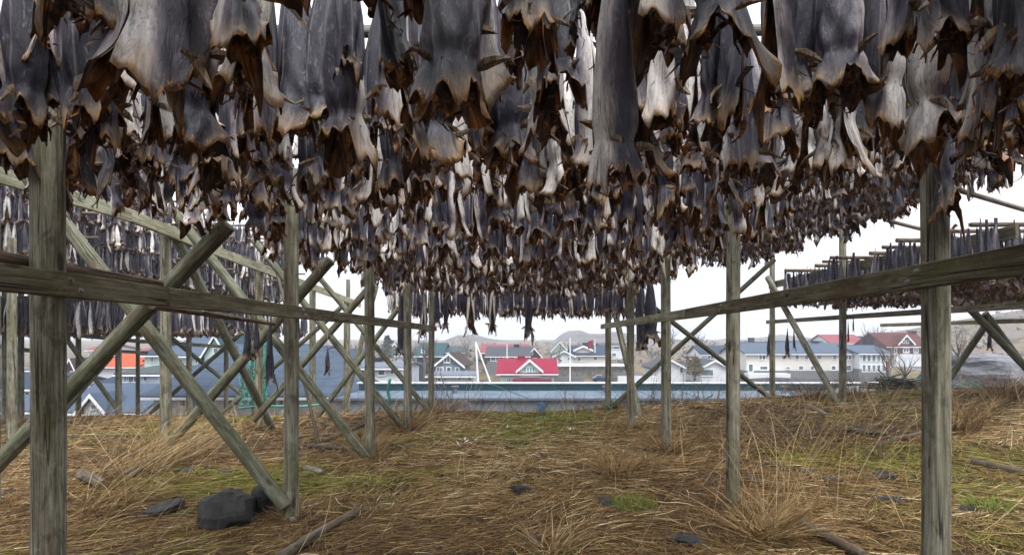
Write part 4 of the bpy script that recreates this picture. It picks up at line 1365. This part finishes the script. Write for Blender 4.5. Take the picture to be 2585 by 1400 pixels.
# flat-roofed warehouse just below the slope
wh = empty('warehouse', (6, 26.1, EYE - 2.66)); tag(wh, 'long low warehouse with pale flat roof and white coped parapet below the slope', 'building', 'houses of the village')
a, b = -14.4, 15.6
mb = MB(); mb.box(a, b, .1, 4.1, -4, -.02); mb.build('wall', P_['greyblue'], wh)
mb = MB(); mb.box(a - .1, b + .1, 0, 3.9, 0, .06); mb.build('roof', P_['flat'], wh)
mb = MB(); mb.box(a - .1, b + .1, -.06, -.004, -.03, .07); mb.build('fascia', P_['r_grey'], wh)
mb = MB()
for i in range(1, 15): mb.box(a + i * 2.0 - .03, a + i * 2.0 + .03, .01, 3.89, .062, .085)
mb.build('roof_seams', P_['r_grey'], wh)
for vx in (-9.5, -2.2, 6.4):
    mb = MB(); mb.tube([(vx, 2.6, .06), (vx, 2.6, .34)], .12, 8); mb.tube([(vx, 2.6, .34), (vx, 2.6, .4)], .19, 8); mb.build('vent_pipe', P_['concrete'], wh)
mb = MB(); mb.box(a - .1, b + .1, 3.904, 4.1, 0, .40); pr = mb.build('parapet', P_['r_teal'], wh)
mb = MB(); mb.box(a - .2, b + .2, 3.85, 4.2, .404, .465); mb.build('coping', P_['white'], pr)
mb = MB(); mb.tube([(-5.02 - .35, -.12, -1.4), (-5.02 - .35, -.12, -.12)], .13, 10); mb.build('downpipe', P_['blue'], wh)

house('house', 'long house with blue grey tiled hip roof behind the left braces', 388, 840, 1045, 992, 876, 29, 'x', 7.5, 'white', 'r_tile', [(470, 1012, 26, 22, 'glass', 2), (590, 1010, 26, 22, 'glass', 2), (700, 1012, 30, 22, 'glass', 2)], hip=2.6, ov=.45)
house('house', 'low house with wide blue roof beside the big front post, white porch gable in front', 150, 352, 1060, 1040, 974, 36, 'x', 7, 'white', 'r_blue', [])
house('porch', 'small white gabled porch with teal edge under the wide blue roof', 212, 262, 1050, 1030, 1000, 35.2, 'y', 2.0, 'white', 'r_blue', [(237, 1026, 12, 10)], cat='porch')
house('house', 'house at the left edge with wide blue roof below a dark one', -60, 84, 1060, 1040, 1002, 35, 'x', 7, 'white', 'r_blue', [])
house('house', 'dark slate roofed white house at the left edge', -70, 84, 1010, 982, 944, 44, 'x', 8, 'white', 'r_navy', [(40, 992, 14, 10), (70, 994, 10, 10)])
house('house', 'white house with navy roof between the front post and white block', 246, 296, 1000, 974, 942, 48, 'x', 8, 'white', 'r_navy', [(275, 984, 12, 10)])
house('apartment_block', 'tall white block with grey green roof behind the left posts', 307, 400, 1050, 947, 927, 42, 'x', 9, 'white', 'r_green', [(322, 956, 14, 13, 'glass', 3), (338, 956, 12, 13, 'glass', 2), (368, 954, 8, 12), (328, 985, 14, 12, 'glass', 2), (360, 985, 8, 12), (330, 1010, 70, 5), (358, 1018, 6, 7)])
house('house', 'house with bright orange roof behind the left posts', 246, 346, 940, 926, 896, 62, 'x', 9, 'white', 'r_orange', [])
house('house', 'pale green house with navy roof behind the tiled house', 365, 445, 935, 897, 868, 55, 'x', 8, 'mint', 'r_navy', [(384, 907, 7, 13, 'glass', 2), (405, 907, 7, 13)], [(377, 912, 0, .8)])
house('house', 'house with long blue roof and big white gable end on the left', 420, 530, 925, 898, 853, 50, 'x', 9, 'mint', 'r_blue', [(455, 912, 10, 10), (500, 912, 10, 10)])
house('house', 'mint white gable house standing above the tiled roof', 516, 575, 920, 897, 850, 48, 'y', 9, 'mint', 'r_teal', [(545, 885, 10, 12)])
house('house', 'house with faded red roof far behind the left rack', 222, 262, 900, 884, 872, 90, 'x', 8, 'white', 'r_pink', [])
house('house', 'distant house with light red roof behind the pale green one', 340, 372, 900, 889, 880, 92, 'x', 8, 'white', 'r_pink', [])
house('house', 'maroon house with white gable trim right of the front post', 168, 194, 960, 935, 908, 60, 'y', 8, 'maroon', 'r_brown', [(182, 942, 6, 9)])
house('house', 'house with orange wall and dark roof behind the front post', 60, 100, 955, 936, 922, 65, 'x', 8, 'brown', 'r_blue', [])
house('house', 'grey blue roofed house with white gable right of the second post', 752, 822, 1010, 950, 892, 40, 'y', 9, 'greyblue', 'r_blue', [(790, 955, 10, 14), (775, 980, 10, 12)])
house('house', 'white house with long navy roof behind the second left post', 690, 800, 920, 893, 876, 58, 'x', 9, 'white', 'r_navy', [(735, 903, 10, 9), (770, 903, 10, 9)])
house('house', 'dark blue roofed house among the left braces', 838, 890, 930, 908, 884, 70, 'x', 9, 'white', 'r_navy', [(862, 917, 9, 8)])
house('house', 'house with pale roof skylights among the left braces', 842, 905, 985, 946, 908, 50, 'x', 8, 'white', 'r_grey', [(862, 960, 10, 10), (890, 960, 10, 10)])
house('house', 'two storey white house with pale grey roof right of the third left post', 905, 1012, 1000, 931, 917, 48, 'x', 8, 'white', 'r_grey', [(916, 940, 8, 12), (963, 940, 15, 11, 'glass'), (990, 938, 6, 9), (919, 966, 8, 12), (963, 970, 16, 11), (990, 968, 6, 10)], [(954, 905, 0, .9)])
house('house', 'narrow bluish tower house far behind the left posts', 990, 1004, 915, 876, 868, 110, 'y', 7, 'greyblue', 'r_slate', [])
house('house', 'white house with small blue roof between the last left posts', 1003, 1062, 940, 898, 882, 85, 'x', 8, 'white', 'r_blue', [(1020, 910, 8, 10), (1045, 910, 8, 10)])
house('house', 'big dark teal roofed house behind the last left post', 1052, 1114, 935, 898, 868, 80, 'x', 9, 'teal', 'r_teal', [(1068, 886, 7, 6)])
house('house', 'low house with flat teal roof and brown wall', 1113, 1170, 925, 890, 877, 82, 'x', 8, 'maroon', 'r_teal', [(1130, 900, 9, 7), (1150, 902, 9, 7)])
house('house', 'grey gabled house with brown roof and white barge boards', 1100, 1166, 965, 922, 895, 62, 'y', 9, 'greyblue', 'r_brown', [(1128, 908, 13, 11, 'glass', 2), (1110, 934, 14, 12, 'glass', 2), (1133, 934, 9, 14), (1154, 934, 8, 12)])
house('shed', 'long low white shed behind the twigs right of the left posts', 1085, 1192, 985, 951, 944, 50, 'x', 6, 'white', 'r_grey', [(1109, 957, 7, 6), (1122, 957, 8, 4), (1160, 954, 8, 5), (1186, 957, 5, 7)], cat='shed')
house('house', 'long dark teal house with slate roof and white windows', 1230, 1334, 925, 899, 877, 85, 'x', 8, 'teal', 'r_slate', [(1245, 905, 11, 9), (1256, 906, 6, 10), (1277, 904, 11, 9), (1305, 904, 10, 8, 'glass', 2), (1318, 904, 10, 8, 'glass', 2)], [(1304, 870, 0, .8)], base_wall='concrete')
house('house', 'house with faded pink roof behind the dark teal one', 1217, 1330, 910, 890, 871, 96, 'x', 8, 'brown', 'r_pink', [])
house('house', 'small dark gabled house right of the dark teal one', 1333, 1364, 925, 897, 880, 88, 'y', 8, 'brown', 'r_navy', [(1342, 890, 5, 8), (1350, 907, 9, 4)])
rt, rf, inf = house('house', 'mint white cottage with crimson roof and gabled dormer', 1264, 1398, 985, 941, 908, 66, 'x', 7.5, 'mint', 'r_red', [(1284, 960, 8, 9, 'greenglass', 2)], [(1316, 899, 1, .9)], ov=.5)
dormer(rt, inf, 1310, 1364, 952, 934, 911, 'mint', 'r_red', [(1325, 933, 4.5, 11, 'greenglass'), (1333, 932, 4.5, 11, 'greenglass'), (1340, 932, 4.5, 11, 'greenglass'), (1347, 933, 4.5, 11, 'greenglass')], -.35, 3.2)
k = 66 / F
mb = MB(); mb.box((1295 - VX) * k - inf[0], (1391 - VX) * k - inf[0], -1.6, -.06, EYE + (VY - 966) * k - inf[2], EYE + (VY - 955) * k - inf[2]); mb.build('veranda_roof', P_['r_red'], rt)
house('house', 'light green gable house below the hill', 1394, 1432, 905, 885, 864, 105, 'y', 8, 'green', 'r_grey', [(1408, 877, 4, 8), (1414, 877, 4, 8)])
house('house', 'white house with low dark roof left of the flag', 1400, 1448, 925, 899, 887, 90, 'y', 8, 'white', 'r_slate', [(1414, 910, 9, 6), (1436, 905, 6, 5)])
rt, rf, inf = house('house', 'cream house with broad navy roof behind the flagpole', 1447, 1534, 930, 897, 874, 92, 'x', 9, 'cream', 'r_navy', [(1503, 904, 8, 6), (1462, 906, 7, 8)], [(1477, 866, 0, .8), (1515, 876, 0, .6)])
dormer(rt, inf, 1452, 1492, 890, 884, 875, 'cream', 'r_navy', [], .6, 3)
house('house', 'white flat roofed house right of the flag', 1518, 1580, 905, 873, 867, 115, 'x', 8, 'white', 'r_slate', [(1535, 877, 14, 5), (1556, 877, 14, 5), (1550, 895, 10, 8)])
house('garage', 'white gabled garage left of the second right post', 1658, 1730, 968, 930, 911, 75, 'y', 8, 'white', 'r_slate', [(1720, 934, 6, 14)], cat='garage')
house('garage', 'white gabled garage hidden partly by the second right post', 1768, 1840, 968, 930, 911, 75, 'y', 8, 'white', 'r_slate', [(1785, 940, 30, 14)], cat='garage')
house('house', 'white house with navy roof behind the second right post', 1772, 1862, 920, 895, 874, 95, 'x', 8, 'white', 'r_navy', [(1794, 900, 14, 10, 'glass', 2), (1830, 900, 8, 8)])
house('garden_hut', 'tiny red hut between the right posts', 1744, 1760, 915, 905, 901, 98, 'x', 3, 'maroon', 'r_maroon', [], cat='hut')
ws = []
for px, w, c in ((1924, 15, 2), (1978, 8, 1), (2012, 8, 1), (2036, 8, 1), (2068, 11, 1), (2107, 8, 1), (2141, 14, 2)): ws.append((px, 901, w, 10, 'glass', c))
for px, w, h_ in ((1895, 10, 18), (1928, 18, 8), (1989, 9, 4), (2022, 10, 9), (2050, 8, 9), (2104, 10, 9), (2140, 15, 12)): ws.append((px, 928, w, h_))
rt, rf, inf = house('apartment_block', 'long cream apartment block with slate blue roof and two rows of windows', 1884, 2172, 952, 893, 868, 78, 'x', 10, 'cream', 'r_blue', ws, [(2057, 862, 0, .8), (2192, 856, 0, .9)], cat='building', base_wall='concrete')
k = 78 / F
mb = MB(); mb.box((1878 - VX) * k - inf[0], (1982 - VX) * k - inf[0], -1.6, -.004, EYE + (VY - 953) * k - inf[2], EYE + (VY - 941) * k - inf[2]); mb.build('balcony', P_['white'], rt)
house('apartment_wing', 'glazed white end of the apartment block with ten tall windows', 2170, 2248, 948, 893, 874, 76.5, 'x', 9, 'white', 'r_blue', [(2181 + i * 12.3, y, 7.5, 16) for i in range(5) for y in (903, 929)], cat='building', base_wall='concrete')
house('house', 'house with dark ridge behind the left end of the apartment block', 1862, 1960, 905, 890, 864, 105, 'x', 9, 'brown', 'r_brown', [], [(1896, 853, 0, .9)])
house('house', 'low house with dark roof behind the apartment block', 1985, 2100, 900, 885, 862, 108, 'x', 9, 'brown', 'r_navy', [])
house('house', 'house with bright pink red roof behind the apartment block', 2098, 2184, 895, 866, 846, 112, 'x', 9, 'white', 'r_pink', [(2120, 872, 8, 5)], [(2170, 850, 0, .8)])
rt, rf, inf = house('house', 'red house with maroon roof and white gabled dormer', 2240, 2350, 925, 874, 842, 92, 'x', 9, 'maroon', 'r_maroon', [(2257, 885, 11, 11, 'glass', 2), (2287, 884, 12, 9, 'glass', 2), (2312, 884, 9, 10, 'glass', 2)], [(2304, 836, 0, .8)], base_wall=None)
dormer(rt, inf, 2270, 2303, 878, 866, 848, 'maroon', 'r_maroon', [(2281, 862, 5, 8), (2291, 862, 5, 8)], .3, 3.5)
k = 92 / F
mb = MB(); mb.box((2252 - VX) * k - inf[0], (2352 - VX) * k - inf[0], -.9, -.004, EYE + (VY - 925) * k - inf[2], EYE + (VY - 893) * k - inf[2]); mb.build('sunroom', P_['white'], rt)
house('barn', 'small red barn on the right hillside', 2450, 2475, 912, 897, 891, 110, 'x', 4, 'maroon', 'r_pink', [], cat='barn')

# scrub on the far slopes: too many twiggy bushes to count
mb = MB()
for i in range(1500):
    yb = rng.choice([rng.uniform(97, 104), rng.uniform(117, 150), rng.uniform(150, 260), rng.uniform(56, 61)])
    xb = rng.uniform(-.35, .86) * yb
    zb = G(xb, yb); sz = rng.uniform(.35, 1.1) * (1.3 if yb > 110 else .8)
    for q in range(9):
        c = Vector((xb + rng.normal(0, sz * .6), yb + rng.normal(0, sz * .5), zb + abs(rng.normal(0, sz * .5))))
        e1 = Vector(rng.normal(0, sz * .32, 3)); e2 = Vector(rng.normal(0, sz * .16, 3))
        mb.add([c, c + e1, c + e1 + e2, c + e2], [(0, 1, 2, 3)])
o = mb.build('scrub', mottled('winter_scrub', (.022, .016, .016), (.085, .062, .05), .8)); tag(o, 'brown leafless scrub on the slopes among and behind the houses', 'scrub', None, 'stuff')
# walls, road, car, poles
rw = MB(); k = 84 / F
rw.box((1398 - VX) * k, (1590 - VX) * k, 84, 84.8, EYE + (VY - 952) * k - 1, EYE + (VY - 924) * k); o = rw.build('retaining_wall', mottled('dark_stone_wall', (.045, .045, .04), (.16, .14, .10), 1.3, bump=.8, dist=.2)); tag(o, 'dark rough stone retaining wall under the cream house', 'wall')
rw = MB(); rw.box((1395 - VX) * k, (1600 - VX) * k, 83.6, 83.85, EYE + (VY - 924) * k, EYE + (VY - 917) * k); o = rw.build('road_barrier', P_['trim']); tag(o, 'white barrier along the road above the stone wall', 'barrier')
k = 68 / F
rw = MB(); rw.box((1400 - VX) * k, (1474 - VX) * k, 68, 68.3, EYE + (VY - 985) * k, EYE + (VY - 951) * k); o = rw.build('concrete_wall', P_['concrete']); tag(o, 'pale concrete wall right of the crimson roofed cottage', 'wall')
rw = MB(); k = 70 / F; rw.box((1560 - VX) * k, (1660 - VX) * k, 70, 70.3, EYE + (VY - 985) * k, EYE + (VY - 949) * k); o = rw.build('white_wall', P_['white']); tag(o, 'white garden wall left of the garage', 'wall')


def pole(name, px, y0, y1, d, r, label, px1=None, cat='pole'):
    mb = MB(); mb.tube([W(px1 or px, y1, d), W(px, y0, d)], [r, r * .7], 8)
    o = mb.build(name, P_['trim']); tag(o, label, cat)
    return o


pole('flagpole', 1439, 852, 968, 64, .075, 'tall white flagpole standing right of the crimson roof')
pole('flagpole', 1280, 868, 912, 80, .07, 'short white flagpole in front of the dark teal house')
fp = pole('flagpole', 1502, 856, 890, 90, .07, 'white flagpole with a red flag above the navy roof')
mb = MB(); c = W(1500, 866, 89.9)
vs = []
for i in range(7):
    for j in range(2): vs.append((c.x - .2 - i * .13 + .05 * j, 89.9 + .08 * math.sin(i * 1.4), c.z + .55 - j * 1.15 - i * .05))
mb.add(vs, [(2 * i, 2 * i + 1, 2 * i + 3, 2 * i + 2) for i in range(6)]); o = mb.build('flag', P_['r_red']); tag(o, 'small red flag hanging limp above the navy roof', 'flag')
o = pole('mast', 1201, 862, 968, 45, .085, 'white upright mast that forms one leg of a tall white frame', 1207, 'mast')
o = pole('mast', 1203, 868, 965, 45.3, .07, 'white slanting leg leaning on the upright mast', 1238, 'mast')
# parked car
cr = empty('parked_car', W(1514, 964, 66)); tag(cr, 'dark blue car parked behind the warehouse parapet', 'car')
mb = MB()
prof = [(-.95, .25), (-.98, .62), (-.62, .72), (-.32, 1.0), (.32, 1.02), (.66, .74), (.98, .66), (.98, .25)]
n = len(prof)
mb.add([(x * .85, -.75, z * .8) for x, z in prof] + [(x * .85, .75, z * .8) for x, z in prof], [tuple(range(n)), tuple(range(2 * n - 1, n - 1, -1))] + [(i, i + n, (i + 1) % n + n, (i + 1) % n) for i in range(n)])
mb.build('body', mottled('dark_blue_car_paint', (.01, .02, .05), (.02, .04, .09), 2, rough=.3), cr)
mb = MB(); mb.box(-.42, .42, -.765, -.752, .58, .76); mb.build('side_window', P_['glass'], cr)
for x in (-.55, .55):
    mb = MB(); mb.tube([(x, -.78, .2), (x, -.6, .2)], .2, 14); mb.build('wheel', P_['dark'], cr)

# rocky ground right
rock('rock_outcrop', W(2510, 985, 30), 5.2, 3.4, 2.3, 'bluish grey bare rock slope at the right edge', M['pale_rock'], 77, .2, None, 'rock', 40)
rock('rock_outcrop', W(2165, 1010, 21), 1.3, 1.0, .55, 'low pale grey boulder on the crest left of the net heap', M['pale_rock'], 78, .5, None, 'rock', 24)
rock('rock_outcrop', W(1165, 1035, 17.2), .5, .4, .38, 'rounded grey rock on the crest at the centre left', M['pale_rock'], 79, .5, None, 'rock', 20)
rock('rock_outcrop', W(2060, 978, 60), 11, 2.5, 1.1, 'dark bedrock bank under the apartment block', M['rock'], 81, 0, None, 'rock', 40)

# ---------------------------------------------------------------- hills
def hill(pts, d, depth, mat, seed, name='hills'):
    xs = np.array([p[0] for p in pts], float); ys = np.array([p[1] for p in pts], float)
    nx, ny = 140, 26
    px = np.linspace(xs[0], xs[-1], nx)
    top = EYE + (VY - np.interp(px, xs, ys)) * d / F
    t = np.linspace(0, 1, ny)
    X = (px[None] - VX) * d / F * np.ones((ny, 1))
    Y = d - depth + t[:, None] * depth * 1.6 + 0 * X
    prof_ = np.sin(np.clip(t / .625, 0, 1) * PI / 2) * np.where(t > .625, np.cos((t - .625) / .375 * PI / 2), 1)
    lo = -8.0
    Z = lo + (top[None] - lo) * prof_[:, None]
    nz = snoise(X, Y, seed, 6, .045)
    Z = Z + nz * d * .0075 * np.clip(prof_[:, None] * 1.2, 0, 1)
    X = X + snoise(X, Y, seed + 1, 3, .08) * d * .004
    V = np.stack([X, Y, Z], -1).reshape(-1, 3)
    i, j = np.meshgrid(np.arange(ny - 1), np.arange(nx - 1), indexing='ij'); a = (i * nx + j).ravel()
    me = big_mesh(name, V, np.stack([a, a + 1, a + nx + 1, a + nx], -1), [mat])
    o = bpy.data.objects.new(name, me); link(o); tag(o, None, None, None, 'structure')


hm = NT('heath_hillside'); v = hm.coord((1, 1, 1.6))
HM = hm.done(hm.ramp(hm.noise(v, .13, 10, .74), [(.38, (.018, .014, .016)), (.47, (.045, .034, .032)), (.55, (.075, .056, .038)), (.66, (.10, .092, .10))]), .95, .1)
hill([(1040, 880), (1100, 872), (1130, 858), (1160, 850), (1195, 850), (1230, 858), (1270, 864), (1310, 872), (1360, 876)], 330, 110, HM, 5)
hill([(1310, 876), (1345, 870), (1370, 873), (1400, 866), (1425, 845), (1440, 838), (1462, 836), (1490, 843), (1520, 841), (1545, 834), (1580, 838), (1640, 846), (1700, 852), (1730, 862), (1770, 872)], 360, 120, HM, 8)
hill([(1740, 880), (1790, 868), (1830, 853), (1860, 860), (1900, 862), (1940, 854), (1990, 852), (2040, 858), (2090, 862), (2150, 856), (2190, 842), (2240, 838), (2330, 838), (2400, 820), (2480, 806), (2600, 800), (2750, 790)], 400, 150, HM, 11)
hill([(-120, 870), (50, 866), (160, 872), (300, 868), (450, 872), (600, 874), (800, 878), (960, 876), (1060, 882)], 420, 120, HM, 14)

# ---------------------------------------------------------------- sky, light, camera
w = bpy.data.worlds.new('World'); S.world = w; w.use_nodes = True
nt = w.node_tree; bg = nt.nodes['Background']
sky = nt.nodes.new('ShaderNodeTexSky'); sky.sky_type = 'NISHITA'; sky.sun_disc = False
sky.sun_elevation = math.radians(58); sky.sun_rotation = math.radians(160); sky.dust_density = 4.0
hs = nt.nodes.new('ShaderNodeHueSaturation'); hs.inputs['Saturation'].default_value = .25
nt.links.new(sky.outputs[0], hs.inputs['Color'])
# overcast: the cloud deck is about three times as bright overhead as at the horizon
tc = nt.nodes.new('ShaderNodeTexCoord'); sx = nt.nodes.new('ShaderNodeSeparateXYZ'); nt.links.new(tc.outputs['Generated'], sx.inputs[0])
mr = nt.nodes.new('ShaderNodeMapRange'); nt.links.new(sx.outputs[2], mr.inputs[0])
mr.inputs[1].default_value = 0; mr.inputs[2].default_value = 1; mr.inputs[3].default_value = 4.3; mr.inputs[4].default_value = 20
cl = nt.nodes.new('ShaderNodeVectorMath'); cl.operation = 'SCALE'; cl.inputs[0].default_value = (.955, .985, 1.06)
cn = nt.nodes.new('ShaderNodeTexNoise'); cn.inputs['Scale'].default_value = 2.6; cn.inputs['Detail'].default_value = 6
nt.links.new(tc.outputs['Generated'], cn.inputs['Vector'])
c2 = nt.nodes.new('ShaderNodeMapRange'); nt.links.new(cn.outputs[0], c2.inputs[0])
c2.inputs[1].default_value = .3; c2.inputs[2].default_value = .7; c2.inputs[3].default_value = .86; c2.inputs[4].default_value = 1.12
cm = nt.nodes.new('ShaderNodeMath'); cm.operation = 'MULTIPLY'
nt.links.new(mr.outputs[0], cm.inputs[0]); nt.links.new(c2.outputs[0], cm.inputs[1]); nt.links.new(cm.outputs[0], cl.inputs['Scale'])
mx = nt.nodes.new('ShaderNodeMix'); mx.data_type = 'RGBA'; mx.inputs[0].default_value = .8
nt.links.new(hs.outputs[0], mx.inputs[6]); nt.links.new(cl.outputs[0], mx.inputs[7])
nt.links.new(mx.outputs[2], bg.inputs[0]); bg.inputs[1].default_value = .11

sl = bpy.data.lights.new('sun', 'SUN'); sl.energy = 1.5; sl.angle = math.radians(20); sl.color = (1, .96, .9)
so = bpy.data.objects.new('sun', sl); link(so)
el, az = math.radians(58), math.radians(160)
dirv = Vector((math.sin(az) * math.cos(el), math.cos(az) * math.cos(el), math.sin(el)))
so.rotation_euler = dirv.to_track_quat('Z', 'Y').to_euler(); so.location = (0, 0, 30)

cam = bpy.data.cameras.new('camera'); co = bpy.data.objects.new('camera', cam); link(co)
co.location = (0, 0, EYE); co.rotation_euler = (PI / 2, 0, 0)
cam.sensor_width = 36; cam.lens = 36 * F / 2585; cam.shift_x = (1292.5 - VX) / 2585; cam.shift_y = (VY - 700) / 2585
cam.clip_start = .05; cam.clip_end = 3000
S.camera = co
S.view_settings.view_transform = 'Standard'; S.view_settings.look = 'None'; S.view_settings.gamma = 1
S.view_settings.exposure = 1.0
S.cycles.max_bounces = 5; S.cycles.diffuse_bounces = 3; S.cycles.glossy_bounces = 2
hz = bpy.data.materials.new('sea_haze'); hz.use_nodes = True; hz.node_tree.nodes.clear()
pv = hz.node_tree.nodes.new('ShaderNodeVolumePrincipled'); ho = hz.node_tree.nodes.new('ShaderNodeOutputMaterial')
pv.inputs['Color'].default_value = (.86, .92, 1, 1); pv.inputs['Density'].default_value = .0013
hz.node_tree.links.new(pv.outputs[0], ho.inputs['Volume'])
mb = MB(); mb.box(-640, 640, -60, 780, -14, 42); o = mb.build('haze', hz); tag(o, None, None, None, 'stuff')
print('individual fish', N_IND, 'rows', NIND_ROWS, 'mass', len(MASS))
